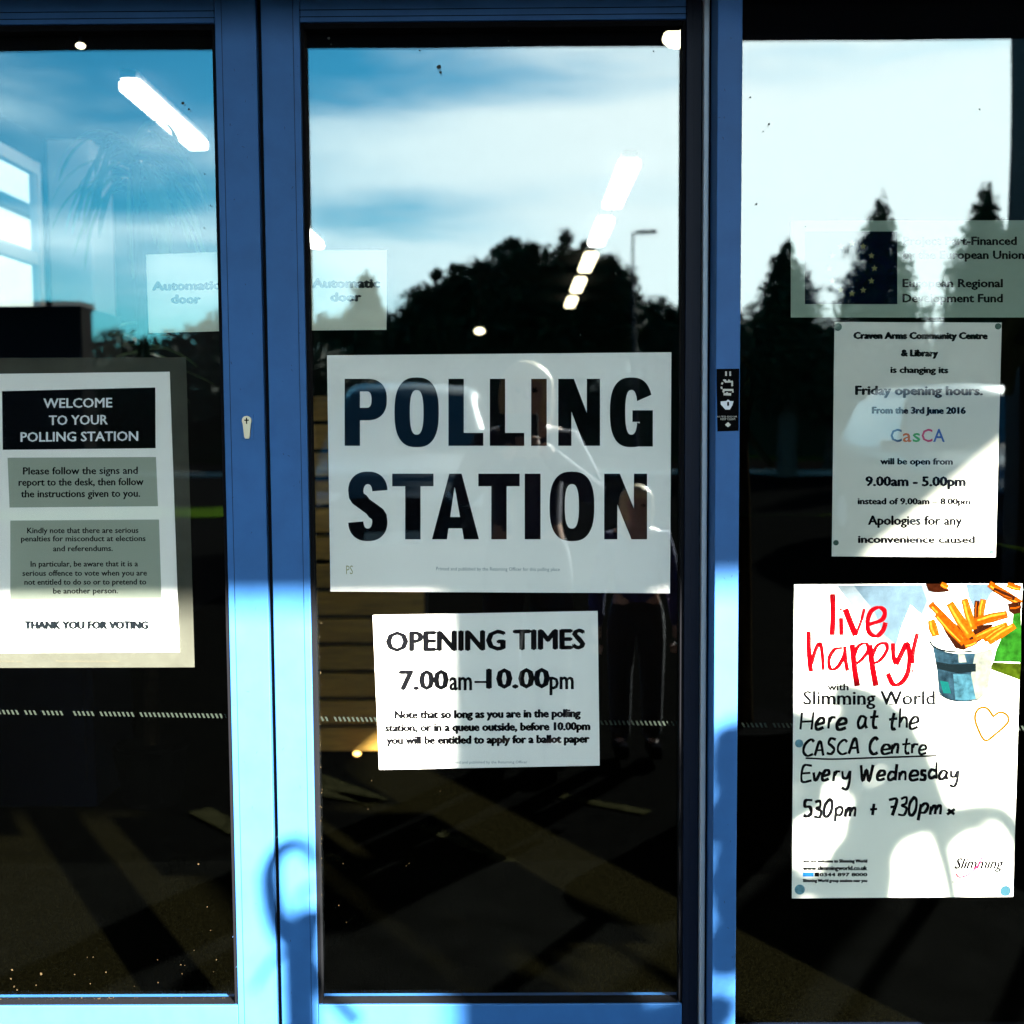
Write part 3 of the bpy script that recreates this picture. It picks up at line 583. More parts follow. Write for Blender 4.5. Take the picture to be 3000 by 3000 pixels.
# black control label on the post
cl_ = sheet('lock_label', [(2099, 1081), (2166, 1080), (2164, 1262), (2102, 1264)], YF-.0012, 'narrow black safety label with white icons stuck on the blue post', 'label', mat('black_label', (.003, .003, .0035), .9, spec=0))
yl = YF-.0018; M_lw = mat('label_white', (.55, .52, .45), .7)
def z7(x, y_): return (2050+x*.12937, 1050+y_*.12937)
b = MB()
for a in ((595, 345), (690, 345)): stroke(b, [z7(a[0], a[1]-50), z7(a[0], a[1]+50)], 5, 5, yl)
ring = [z7(620+math.cos(R(a))*130, 640-math.sin(R(a))*150) for a in range(60, 300, 20)]
for i in range(0, len(ring)-1, 2): stroke(b, ring[i:i+2], 5, 5, yl)
stroke(b, [z7(540, 480), z7(580, 530), z7(750, 525)], 5, 5, yl); stroke(b, [z7(735, 520), z7(735, 630)], 5, 5, yl)
stroke(b, [z7(520, 715), z7(755, 715), z7(745, 770)], 6, 6, yl); stroke(b, [z7(540, 810), z7(710, 815)], 7, 7, yl)
b.build('lock_symbol', M_lw, cl_)
flat('shield_symbol', [[z7(*q) for q in ((475, 975), (600, 965), (640, 930), (690, 965), (765, 970), (740, 1060), (680, 1160), (580, 1160), (530, 1100), (475, 1040))]], yl, mat('label_bright', (.7, .7, .72), .7), cl_)
flat('shield_slot', [[z7(*q) for q in ((620, 985), (665, 985), (665, 1060), (640, 1085), (620, 1060))]], yl-.0003, M_ink, cl_)
text('label_text', 'AUTO DOOR', *[z7(385, 0)[0], z7(850, 0)[0]], z7(0, 1300)[1], z7(0, 1335)[1], M_lw, cl_, yl)
text('label_text', 'KEEP CLEAR', *[z7(470, 0)[0], z7(810, 0)[0]], z7(0, 1345)[1], z7(0, 1395)[1], M_lw, cl_, yl)
flat('arrow_symbol', [[z7(*q) for q in ((640, 1440), (705, 1505), (640, 1560), (575, 1505))]], yl, M_lw, cl_)

# ------------------------------------------------------------------ building shell and canopy
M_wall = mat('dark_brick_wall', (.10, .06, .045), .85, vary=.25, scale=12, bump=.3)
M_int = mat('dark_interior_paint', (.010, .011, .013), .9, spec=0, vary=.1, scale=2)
M_pl = mat('white_plaster', (.55, .55, .52), .8, vary=.04, scale=3)
XL, XR = X(-600), X(3700, YF)
def struct(o): o['kind'] = 'structure'; return o
fw = thing('facade_wall', (XR+1, 0, 0), 'dark brick facade around the glazed entrance', 'wall')
MB().box(-5.2, XL, -.16, .12, 0, 4.1).build('wall_left_part', M_wall, fw)
MB().box(XR, 7.0, -.16, .12, 0, 4.1).build('wall_right_part', M_wall, fw)
MB().box(XL, XR, -.16, .12, 2.35, 4.1).build('wall_above_entrance', M_wall, fw)
# deep fascia right above the doors
hd = .36; hz = Z(140, hd, 1200)
hb = MB().box(XL-.1, jx1, -hd, -.163, hz, 2.62).box(jx1+.001, XR+.1, -hd, -.163, P(2600, 116, hd-.12).z, 2.62).build('door_header', mat('navy_fascia', (.006, .012, .03), .6), None)
tag(hb, 'dark fascia box projecting just above the sliding doors', 'fascia')
# canopy on a square pillar
cd_ = 4.5; cz = Z(1713, YL, 800)+.544*(cd_+YL)+.002
sl_ = (cz-Z(1713, YL))/(cd_)  # kept for reference
can = thing('entrance_canopy', (0, -2, cz), 'deep flat canopy over the entrance forecourt', 'canopy')
MB().box(-4.4, 3.40, -cd_, -.17, cz, cz+.22).build('roof_slab', mat('canopy_soffit', (.02, .022, .028), .8), can)
MB().box(-4.42, 3.42, -cd_-.03, -cd_-.001, cz-.02, cz+.26).build('fascia_board', M_dark, can)
for px_ in (2.56, -4.2):
    pl = MB().box(px_, px_+.24, -4.3, -4.06, 0, cz, bev=.004).build('canopy_pillar', M_dark, None)
    tag(pl, 'square dark pillar at the %s front corner of the canopy' % ('right' if px_ > 0 else 'left'), 'pillar')
M_blocker = mat('blocker_brick', (.03, .02, .016), .9, spec=.1, vary=.2, scale=10)
for x0_, x1_, y1_, lab in ((5.3, 6.6, -4.7, 'right'), (-6.2, -4.7, -4.9, 'left')):  # walls out of view, added to keep skylight off the frames
    wg = MB().box(x0_, x1_, y1_, -.165, 0, 4.4).build('added_side_blocker', M_blocker, None); tag(wg, 'unseen dark wall added on the %s side of the porch to cut skylight' % lab, 'wall')
for x0_, x1_, y0_, y1_, hh_, lab in ((-34, -27, -60, -3, 16.5, 'left'), (27, 34, -60, -3, 14.5, 'right')):  # tall blocks added beside the car park to lower the skylight
    nb = thing('added_sky_blocker', ((x0_+x1_)/2, (y0_+y1_)/2, 0), 'tall dark block added along the %s side of the car park to cut skylight' % lab, 'building')
    MB().box(x0_, x1_, y0_, y1_, -.1, hh_-1.5).build('wall', M_blocker, nb)
    xm = (x0_+x1_)/2
    mesh('roof', [(x0_-.3, y0_-.3, hh_-1.499), (x1_+.3, y0_-.3, hh_-1.499), (x1_+.3, y1_+.3, hh_-1.499), (x0_-.3, y1_+.3, hh_-1.499), (xm, y0_-.3, hh_+.6), (xm, y1_+.3, hh_+.6)], [(0, 3, 2, 1), (0, 1, 4), (3, 5, 2), (1, 2, 5, 4), (0, 4, 5, 3)], mat('slate', (.03, .032, .036), .8), nb)
    xe = x1_ if x0_ < 0 else x0_; sg_ = 1 if x0_ < 0 else -1
    for yy in range(int(y0_)+4, int(y1_)-2, 5):
        for zz in (1.0, 3.8, 6.6, 9.4):
            wf = MB().box(min(xe, xe+sg_*.06)+.001*sg_, max(xe, xe+sg_*.06), yy, yy+1.4, zz, zz+1.3).build('window', M_pl if False else M_rub, nb)
# interior
it = thing('interior_room', (0, 5, 0), 'dark hall behind the glass doors', 'room')
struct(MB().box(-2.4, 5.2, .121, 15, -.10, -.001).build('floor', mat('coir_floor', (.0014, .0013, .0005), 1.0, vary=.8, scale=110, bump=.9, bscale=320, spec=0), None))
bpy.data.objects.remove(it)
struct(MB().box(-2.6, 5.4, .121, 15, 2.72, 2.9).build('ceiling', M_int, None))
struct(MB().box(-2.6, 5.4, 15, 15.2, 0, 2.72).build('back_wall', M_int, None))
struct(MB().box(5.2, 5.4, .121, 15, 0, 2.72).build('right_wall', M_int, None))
# left wall with a window opening between wy0..wy1
wx = -2.33; wy0, wy1 = 1.6, 3.80
def lz(row, Y): return HC+(1250-row)/F*Y
wz1 = 2.60; wz0 = 1.0
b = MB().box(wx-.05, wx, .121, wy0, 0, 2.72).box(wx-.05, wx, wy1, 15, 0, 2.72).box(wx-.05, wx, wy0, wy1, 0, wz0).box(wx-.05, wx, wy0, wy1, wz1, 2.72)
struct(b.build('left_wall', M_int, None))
iw = thing('interior_window', (wx, 2.4, wz0), 'bright framed window in the left wall inside the hall', 'window')
fb = MB().box(wx-.045, wx-.005, wy0+.001, wy0+.05, wz0, wz1).box(wx-.045, wx-.005, wy1-.05, wy1-.001, wz0, wz1).box(wx-.045, wx-.005, wy0+.05, wy1-.05, wz1-.06, wz1-.001).box(wx-.045, wx-.005, wy0+.05, wy1-.05, wz0+.001, wz0+.06)
fb.build('frame', M_pl, iw)
MB().box(wx-.044, wx-.006, wy0+.061, wy1-.061, 2.10, 2.16).build('transom', M_pl, iw)
MB().box(wx-.044, wx-.006, 2.45, 2.51, wz0+.061, 2.099).build('mullion', M_pl, iw)
MB().box(wx-.027, wx-.022, wy0+.05, wy1-.05, wz0+.06, 2.1).build('glass_pane', M_glass, iw)
MB().box(wx-.027, wx-.022, wy0+.05, wy1-.05, 2.16, wz1-.06).build('glass_pane', M_glass, iw)
MB().box(-2.98, -2.90, 4.2, 9.5, 2.58, 2.84).build('sun_louvre', mat('grey_louvre', (.10, .13, .13), .7), iw)
nw = MB().box(-9.6, -9, 7, 40, -.1, 9.5).build('added_bright_wall', mat('pale_render', (.09, .11, .105), .9, vary=.1, scale=1), None); tag(nw, 'pale rendered wall added outside to make the interior window bright', 'wall')  # sunlit wall added outside to brighten the window panes
co = MB().box(P(140, 600, 3.8).x, P(268, 600, 3.8).x, 3.80, 4.12, 0, 2.719, bev=.01).build('interior_column', mat('grey_plaster', (.30, .31, .30), .8, vary=.08, scale=2), None); tag(co, 'white plastered column beside the interior window', 'column')
# timber boarded screen
scx0, scx1 = P(860, 1250, 2.55).x, P(1240, 1250, 2.55).x
ts = thing('boarded_screen', ((scx0+scx1)/2, 2.6, 0), 'brown timber boarded screen inside, left of the hanging posters', 'screen')
MB().box(scx0, scx1, 2.60, 2.66, 0, 1.40).build('backing', mat('black_board', (.01, .008, .006), .8), ts)
M_brd = mat('brown_board', (.30, .165, .02), .6, vary=.25, scale=9, stretch=(1, 1, 8))
z_ = 0.0; k = 0; bm_ = None
pitch_b = 82/F*(D+2.55)
while z_ < 1.37:
    o = MB().box(scx0+.002, scx1-.002-random.uniform(0, .01), 2.553, 2.597, z_+.010, z_+pitch_b-.006, bev=.003).build('board', M_brd, ts); z_ += pitch_b
# low cabinet under the window with odds and ends
cab = thing('low_cabinet', (-1.95, 2.9, 0), 'dark low cabinet below the interior window on the left', 'cabinet')
cx1 = P(238, 900, 1.9).x
MB().box(-2.32, cx1, 1.9, 2.3, 0, P(100, 897, 1.9).z, bev=.004).build('carcass', M_dark, cab)
MB().box(-2.25, -1.95, 1.885, 1.899, .1, 1.3).build('door', M_dark, cab); MB().box(-1.94, cx1-.03, 1.885, 1.899, .1, 1.3).build('door', M_dark, cab)
# ceiling battens
M_lamp = mat('lit_diffuser', (.9, .9, .85), .5, emit=(1, .97, .88), estr=1.7)
M_lampw = mat('warm_diffuser', (.9, .9, .8), .5, emit=(1, .88, .55), estr=.45)
M_amber = mat('amber_lamp', (.5, .25, .05), .5, emit=(1, .5, .12), estr=.6)
M_hous = mat('lamp_housing', (.6, .6, .6), .5)
def batten(x, y0, y1, label, warm=False, w_=.045, zc=2.70):
    t = thing('ceiling_light', (x, (y0+y1)/2, zc), label, 'ceiling light', 'batten lights on the hall ceiling')
    MB().box(x-w_*.7, x+w_*.7, y0-.02, y1+.02, zc-.012, zc+.018).build('housing', M_hous, t)
    MB().box(x-w_, x+w_, y0, y1, zc-.055, zc-.0125, bev=.012).build('diffuser', M_lampw if warm else M_lamp, t)
batten(-1.54, 2.72, 3.74, 'long white batten light seen alone through the left door leaf')
batten(-1.50, 5.9, 6.90, 'batten light half hidden behind the central stiles', w_=.045)
for k, (a_, b_) in enumerate(((4.2, 5.36), (5.92, 6.90), (7.5, 8.42), (9.1, 10.0), (10.75, 11.5))):
    batten(.588, a_, b_, ('nearest and largest', 'second', 'third', 'fourth', 'farthest and smallest')[k]+' batten in the row seen through the middle leaf', warm=k >= 2, w_=.055)
def glow(px, py, y, r_, label, zc=None):
    p = P(px, py, y); b = bmesh.new(); bmesh.ops.create_uvsphere(b, u_segments=14, v_segments=8, radius=r_)
    for v in b.verts: v.co.z *= .6
    me = bpy.data.meshes.new('globe_lamp'); b.to_mesh(me); b.free(); me.materials.append(M_amber if py > 1200 else M_lampw)
    t = thing('globe_lamp', p, label, 'lamp'); o = bpy.data.objects.new('globe', me); C.objects.link(o); o.parent = t
    if py < 1200: MB().tube([p+Vector((0, 0, r_*.5)), Vector((p.x, p.y, 2.719))], .004, 6).build('cord', M_dark, t)
glow(1405, 970, 9, .047, 'small round warm lamp above the polling station poster')
glow(1985, 112, .9, .038, 'pale lamp at the top right corner of the middle leaf')
glow(236, 134, .9, .012, 'thin slice of lamp at the top of the left leaf')
glow(1046, 2208, 2.45, .016, 'little amber lamp in front of the boarded screen')

# ------------------------------------------------------------------ plants
M_leafi = mat('pale_strap_leaf', (.16, .26, .11), .35, spec=.6, vary=.3, scale=6, trans=.25)
M_leafo = mat('green_strap_leaf', (.02, .04, .01), .5, vary=.3, scale=6, spec=.2)
M_stem = mat('plant_stem', (.012, .009, .005), .9, spec=0, vary=.3, scale=30)
M_pot = mat('black_pot', (.003, .003, .003), .9, spec=0)
def strap(mb, base, d0, ln, w_, droop, n_=9, twist=0):
    p = Vector(base); d = Vector(d0).normalized(); side = d.cross(Vector((0, 0, 1)))
    side = side.normalized() if side.length > .01 else Vector((1, 0, 0)); pts = []
    for i in range(n_+1):
        t_ = i/n_; wd = w_*(.45+1.5*t_*(1-t_)**.8) if t_ < 1 else 0.0008
        pts.append((p.copy(), wd)); p = p+d*(ln/n_); d = (d+Vector((0, 0, -droop/n_))).normalized()
    v = []
    for q, wd in pts:
        v += [q-side*wd/2, q+Vector((0, 0, -wd*.12)), q+side*wd/2]
    mb.add(v, [(3*i+j, 3*i+j+1, 3*i+j+4, 3*i+j+3) for i in range(n_) for j in (0, 1)])
def spiky(base, zc, label, n_=60, ln=.55, w_=.022, m_=None, seed=1, pot=True, cat='potted plant', dr=2.4):
    r_ = random.Random(seed); t = thing('potted_dracaena', base, label, cat); bx, by, bz = base; c = Vector((bx, by, zc))
    if pot:
        b = MB(); b.tube([(bx, by, bz), (bx, by, bz+.02), (bx, by, bz+.20), (bx, by, bz+.21), (bx, by, bz+.19)], [.09, .10, .13, .12, .11], 18); b.build('pot', M_pot, t)
    MB().tube([(bx, by, bz+.15), (bx+.02, by, (bz+zc)/2), (c.x, c.y, c.z)], [.028, .022, .02], 8).build('trunk', M_stem, t)
    for i in range(n_):
        mb = MB(); a = r_.uniform(0, 6.283); e = r_.uniform(-.15, .85); l = ln*r_.uniform(.7, 1.1)
        strap(mb, c+Vector((0, 0, r_.uniform(-.10, .06))), (math.cos(a)*math.cos(e), math.sin(a)*math.cos(e), math.sin(e)), l, w_*r_.uniform(.7, 1.1), dr*r_.uniform(.75, 1.15)); mb.build('leaf', m_ or M_leafi, t)
    return t
pc = P(395, 480, 1.95)
spiky((pc.x, 1.95, 0), pc.z, 'tall dracaena with drooping pale leaves behind the left leaf', 52, .40, .027, seed=3, dr=2.9)
pc2 = P(300, 1090, 2.3)
spiky((pc2.x-.05, 2.3, 0), pc2.z, 'lower spiky plant rising behind the welcome poster', 36, .46, .026, seed=5, dr=1.3)

# ------------------------------------------------------------------ outside, seen in the glass and casting the shadows
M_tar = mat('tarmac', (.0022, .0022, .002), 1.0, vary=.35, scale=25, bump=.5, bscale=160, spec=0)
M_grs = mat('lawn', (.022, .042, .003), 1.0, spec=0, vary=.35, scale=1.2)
def sheetz(name, x0, x1, y0, y1, z_, m_):
    return struct(mesh(name, [(x0, y0, z_), (x1, y0, z_), (x1, y1, z_), (x0, y1, z_)], [(0, 1, 2, 3)], m_))
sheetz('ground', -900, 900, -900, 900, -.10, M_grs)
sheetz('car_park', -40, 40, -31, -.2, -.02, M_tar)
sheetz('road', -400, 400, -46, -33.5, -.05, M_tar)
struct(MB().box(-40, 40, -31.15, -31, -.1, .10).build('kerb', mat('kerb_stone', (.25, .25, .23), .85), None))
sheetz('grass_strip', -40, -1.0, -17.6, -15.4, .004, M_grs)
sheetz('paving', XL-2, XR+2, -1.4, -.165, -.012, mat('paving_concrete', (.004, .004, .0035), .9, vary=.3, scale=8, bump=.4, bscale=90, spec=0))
M_streak = mat('sun_streak_paint', (.016, .015, .007), .9, spec=0, vary=.5, scale=30)  # pale colour standing in for sunlight on the floor
def gline(name, a, b_, wd):
    a = Vector(a); b_ = Vector(b_); d = (b_-a).normalized(); n_ = Vector((-d.y, d.x))*wd/2
    return struct(mesh(name, [(a.x+n_.x, a.y+n_.y, -.014), (a.x-n_.x, a.y-n_.y, -.014), (b_.x-n_.x, b_.y-n_.y, -.014), (b_.x+n_.x, b_.y+n_.y, -.014)], [(0, 1, 2, 3)], M_streak))
def gp(px, py):  # ground point mirrored in the glass at a pixel
    d = fwd*F + rt*(px-1500) + upv*(1500-py); t_ = (-.014-CAM.z)/d.z; p = CAM+d*t_; return (p.x, -p.y)
for a, c_, wd in (((1235, 2410), (2080, 2790), .05), ((780, 2300), (1110, 2350), .07), ((780, 2232), (1110, 2350), .10), ((900, 2480), (1060, 2560), .05), ((1640, 2325), (1900, 2380), .05), ((580, 2370), (720, 2445), .08)): gline('painted_sun_streak', gp(*a), gp(*c_), wd)  # streaks of sun, painted as pale strips on the ground

M_fol = mat('dark_foliage', (.016, .026, .008), .8, vary=.4, scale=.8, spec=.2)
M_con = mat('conifer_foliage', (.018, .034, .012), .8, vary=.4, scale=.8, spec=.2)
M_bark = mat('bark', (.06, .045, .03), .9, vary=.3, scale=8)
def foliage(parent, lumps, n_, size, m_, name='crown', flat_=1.0):
    """leaf-sized quads through the volume of ellipsoid lumps (c, rx, ry, rz)"""
    vol = np.array([l[1]*l[2]*l[3] for l in lumps])**.67; pr = vol/vol.sum(); idx = rng.choice(len(lumps), n_, p=pr)
    c = np.array([l[0] for l in lumps])[idx]; rr = np.array([l[1:4] for l in lumps])[idx]
    d = rng.normal(size=(n_, 3)); d /= np.linalg.norm(d, axis=1)[:, None]
    rad = rng.random(n_)**.4 * (1+.13*rng.normal(size=n_)); p = c+d*rad[:, None]*rr
    u = rng.normal(size=(n_, 3)); u /= np.linalg.norm(u, axis=1)[:, None]; v = np.cross(u, rng.normal(size=(n_, 3))); v /= np.linalg.norm(v, axis=1)[:, None]
    s = size*(.6+.8*rng.random(n_))[:, None]; co = np.stack([p-u*s*.9, p+v*s*.45, p+u*s*.9, p-v*s*.45], 1).reshape(-1, 3)
    me = bpy.data.meshes.new(name); me.vertices.add(n_*4); me.loops.add(n_*4); me.polygons.add(n_)
    off = np.array(parent_world(parent)) if parent else np.zeros(3)
    me.vertices.foreach_set('co', (co-off).ravel().astype('f')); me.loops.foreach_set('vertex_index', np.arange(n_*4, dtype='i'))
    me.polygons.foreach_set('loop_start', np.arange(0, n_*4, 4, dtype='i')); me.polygons.foreach_set('loop_total', np.full(n_, 4, 'i'))
    me.materials.append(m_); me.update(); me.validate()
    o = bpy.data.objects.new(name, me); C.objects.link(o)
    if parent: o.parent = parent
    return o
def tree(d, px, lumps, label, n_=9000, leaf_=.16, m_=None, name='broadleaf_tree'):
    """lumps given where their mirror image shows: (px,py,rx,ry) in photo pixels at distance d"""
    k = (D+d)/F; b0 = RF(px, 1250, d); t = thing(name, (b0.x, -d, -.1), label, 'tree')
    L3 = []
    for (a, b_, rx, ry) in lumps:
        p = RF(a, b_, d); L3.append(((p.x, p.y+random.uniform(-.3, .3)*rx*k, p.z), rx*k, max(rx, ry)*k*.9, ry*k))
    mb = MB(); zt = max(l[0][2] for l in L3)
    mb.tube([(b0.x, -d, -.1), (b0.x+.1, -d, zt*.4), (b0.x, -d, zt*.8)], [.28, .2, .08], 8)
    for l in L3:
        mb.tube([(b0.x, -d, zt*.3), tuple((Vector((b0.x, -d, zt*.45))+Vector(l[0]))/2), l[0]], [.12, .08, .03], 6)
    mb.build('trunk', M_bark, t); foliage(t, L3, n_, leaf_, m_ or M_fol); return t
# big broadleaf group in the middle
tree(48, 1640, [(1460, 742, 24, 20), (1500, 716, 30, 24), (1562, 722, 26, 22), (1660, 694, 22, 28), (1722, 726, 30, 24), (1790, 768, 30, 26), (1852, 822, 26, 30), (1500, 790, 75, 68), (1590, 800, 90, 75), (1710, 830, 100, 95), (1780, 860, 90, 110), (1620, 930, 210, 120), (1660, 765, 55, 50), (1540, 765, 50, 40), (1820, 930, 70, 130), (1600, 1060, 250, 150), (1490, 860, 80, 70)], 'big dark broadleaf tree mirrored in the middle leaf', 26000, .17)
tree(46, 1290, [(1410, 782, 24, 16), (1335, 790, 28, 16), (1272, 812, 24, 18), (1212, 878, 22, 26), (1330, 890, 95, 92), (1250, 930, 90, 90), (1400, 850, 90, 75), (1300, 1020, 190, 120), (1200, 980, 60, 70), (1450, 960, 90, 120), (1380, 1120, 240, 120)], 'rounded broadleaf tree left of the big mirrored tree', 18000, .17)
tree(60, 1080, [(1075, 860, 22, 60), (1075, 900, 40, 80), (1075, 1000, 60, 110), (1030, 960, 40, 60), (1120, 990, 60, 80), (960, 990, 60, 70), (1080, 1100, 160, 110)], 'slim conifer mirrored behind the Automatic door sticker', 9000, .2, M_con, 'conifer')
tree(55, 1960, [(1930, 930, 60, 55), (2000, 960, 60, 60), (2060, 940, 60, 60), (2100, 930, 60, 80), (1880, 980, 70, 80), (1980, 1080, 180, 120), (2150, 1080, 80, 140)], 'low tree right of the big mirrored tree', 11000, .19)
def cone_lumps(px, top, bot, hw, n_=14):
    o = []
    for i in range(n_):
        t_ = (i+.35)/n_; wd = hw*1.12*(t_**.62) if t_ < .8 else hw*(1-(t_-.8)*.9); o.append((px+random.uniform(-.12, .12)*wd, top+18+(bot-top)*t_, wd, (bot-top)/n_*1.5))
    return o
tree(30, 2300, cone_lumps(2300, 722, 1180, 160), 'squat conical conifer, left of the three mirrored in the side window', 10000, .11, M_con, 'conifer')
tree(33, 2572, cone_lumps(2572, 600, 1200, 185, 14), 'tallest pointed conifer mirrored in the side window', 13000, .12, M_con, 'conifer')
tree(31, 2885, cone_lumps(2885, 575, 1200, 178, 14), 'right conifer mirrored beside the dark pillar', 13000, .12, M_con, 'conifer')
tree(36, 2430, [(2430, 1040, 90, 110), (2500, 1060, 90, 90), (2640, 1090, 80, 80), (2740, 1110, 80, 85), (2820, 1080, 70, 90), (2200, 1000, 60, 110), (2600, 1180, 300, 80)], 'hedge-like shrubbery at the foot of the conifers', 14000, .13)
tree(50, 480, [(330, 1040, 70, 70), (420, 1050, 70, 60), (520, 1030, 60, 60), (600, 1010, 60, 70), (680, 1000, 70, 90), (760, 1000, 80, 100), (850, 1010, 80, 90), (550, 1130, 300, 110), (900, 1130, 200, 100)], 'dark tree belt mirrored below the left sticker', 15000, .18)
tree(50, 100, [(20, 1060, 90, 90), (140, 1070, 90, 80), (240, 1060, 70, 70), (120, 1150, 220, 100)], 'dark tree behind the flat roofed building', 6000, .18)
hg = thing('hedge', (0, -53, -.1), 'long dark hedge closing the far side of the road', 'hedge')
foliage(hg, [((x_, -53, 1.7), 2.2, 1.0, 2.3) for x_ in np.arange(-60, 60, 2.2)], 30000, .22, M_fol)
hb2 = MB()
for i in range(60):
    x_ = -60+2*i; hb2.box(x_, x_+1.999, -53.6-random.uniform(0, .3), -52.5+random.uniform(0, .3), -.1, 3.1+random.uniform(-.25, .35))
hb2.build('dense_core', M_fol, hg)
# far low building with flat roof (mirrored lower left)
bd = 24
bx0 = RF(-700, 1000, bd).x; bx1 = RF(244, 1000, bd).x; bz = RF(100, 892, bd).z; bz2 = RF(100, 992, bd).z
fb = thing('flat_roofed_building', ((bx0+bx1)/2, -bd-2, -.05), 'low dark flat roofed building across the car park', 'building')
MB().box(bx0, bx1-.05, -bd-.7, -bd, -.1, bz-.15).build('wall', mat('dark_cladding', (.006, .006, .006), .9, spec=0), fb)
MB().box(bx0-.1, bx1, -bd-.75, -bd+.1, bz-.149, bz).build('roof', MATS['dark_cladding'], fb)
# street lamp
ld = 40; lp = RF(1862, 1250, ld); lt = RF(1862, 677, ld)
sl2 = thing('street_lamp', (lp.x, -ld, -.1), 'tall street lamp with one flat head, mirrored beside the big tree', 'street lamp')
MB().tube([(lp.x, -ld, -.1), (lp.x, -ld, lt.z)], [.07, .04], 8).build('column', M_dark, sl2)
MB().tube([(lp.x, -ld, lt.z), (lp.x+.25, -ld, lt.z+.03)], .035, 6).build('arm', M_dark, sl2)
MB().box(lp.x+.15, lp.x+.80, -ld-.15, -ld+.15, lt.z-.04, lt.z+.06, bev=.03).build('head', M_dark, sl2)

# added potted plants, their leaves shaped along sun rays to throw the frame shadows
def caster(px, py, d, y=YL):
    p = P(px, py, y); t_ = d/(-SUND.y); return p+SUND*t_
def shadow_leaf(mb, pix, d, wds):
    pts = [caster(a, b_, d) for a, b_ in pix]; pts = spline(pts, 4); n_ = len(pts); v = []
    side = SUND.cross(Vector((0, 0, 1))).normalized(); 
    for i, p in enumerate(pts):
        t_ = i/(n_-1); wd = wds[0]+(wds[1]-wds[0])*t_; dr_ = (pts[min(i+1, n_-1)]-pts[max(i-1, 0)]).normalized(); sd = dr_.cross(SUND).normalized()
        v += [p-sd*wd/2, p+SUND*wd*.2, p+sd*wd/2]
    mb.add(v, [(3*i+j, 3*i+j+1, 3*i+j+4, 3*i+j+3) for i in range(n_-1) for j in (0, 1)])
def arching(label, root, d, leaves, trunkto):
    t = thing('added_shadow_cordyline', (root[0], root[1], 0), label, 'potted plant'); bx, by = root
    b = MB(); b.tube([(bx, by, -.01), (bx, by, .02), (bx, by, .34), (bx, by, .35), (bx, by, .33)], [.14, .15, .2, .19, .17], 18); b.build('pot', M_pot, t)
    q = caster(*trunkto, d); MB().tube([(bx, by, .3), ((bx+q.x)/2, (by+q.y)/2, (q.z+.3)/2), q], [.035, .03, .028], 8).build('trunk', M_stem, t)
    for pix, w0, w1 in leaves:
        mb = MB(); shadow_leaf(mb, pix, d, (w0, w1)); mb.build('leaf', M_leafo, t)
    return t
ca = caster(880, 2760, 1.75)
arching('tall cordyline added in a pot, leaves shaped to cast the frame shadow, just right of the photographer', (ca.x+.02, -1.78), 1.75, [
  ([(890, 2790), (815, 2700), (790, 2560), (830, 2482), (890, 2480), (935, 2530)], .045, .016),
  ([(890, 2780), (850, 2730), (840, 2680)], .06, .02), ([(885, 2790), (900, 2740), (930, 2660)], .06, .03), ([(880, 2740), (905, 2690), (925, 2700)], .05, .03),
  ([(870, 2790), (800, 2810), (745, 2900)], .012, .010), ([(890, 2770), (880, 2620), (930, 2590)], .012, .008),
  ([(900, 2800), (960, 2900), (1050, 3000)], .03, .02)], (875, 2790))
cb = caster(2720, 2700, 2.0)
arching('wide cordyline added in a pot, leaves shaped to shade the poster, far right of the path', (cb.x, -2.02), 2.0, [
  ([(2750, 2760), (2735, 2600), (2690, 2420), (2640, 2250)], .030, .05), ([(2690, 2420), (2800, 2395), (2880, 2400), (2935, 2480), (2960, 2600)], .05, .04),
  ([(2640, 2300), (2560, 2220), (2480, 2260), (2430, 2360)], .07, .03), ([(2640, 2400), (2560, 2340), (2480, 2420), (2520, 2560), (2500, 2700)], .08, .07),
  ([(2690, 2450), (2600, 2200), (2500, 2080), (2380, 2040)], .08, .05), ([(2640, 2300), (2520, 2150), (2420, 2150), (2350, 2260), (2330, 2400)], .08, .05),
  ([(2600, 2500), (2450, 2480), (2390, 2620), (2380, 2800)], .06, .06), ([(2700, 2500), (2800, 2440), (2830, 2470)], .02, .02),
  ([(2500, 2300), (2350, 2180), (2220, 2130), (2130, 2200), (2100, 2400)], .07, .06), ([(2350, 2350), (2200, 2450), (2130, 2600), (2110, 2800)], .05, .05),
  ([(2500, 2600), (2300, 2600), (2180, 2700), (2150, 2860)], .05, .03)], (2740, 2760))

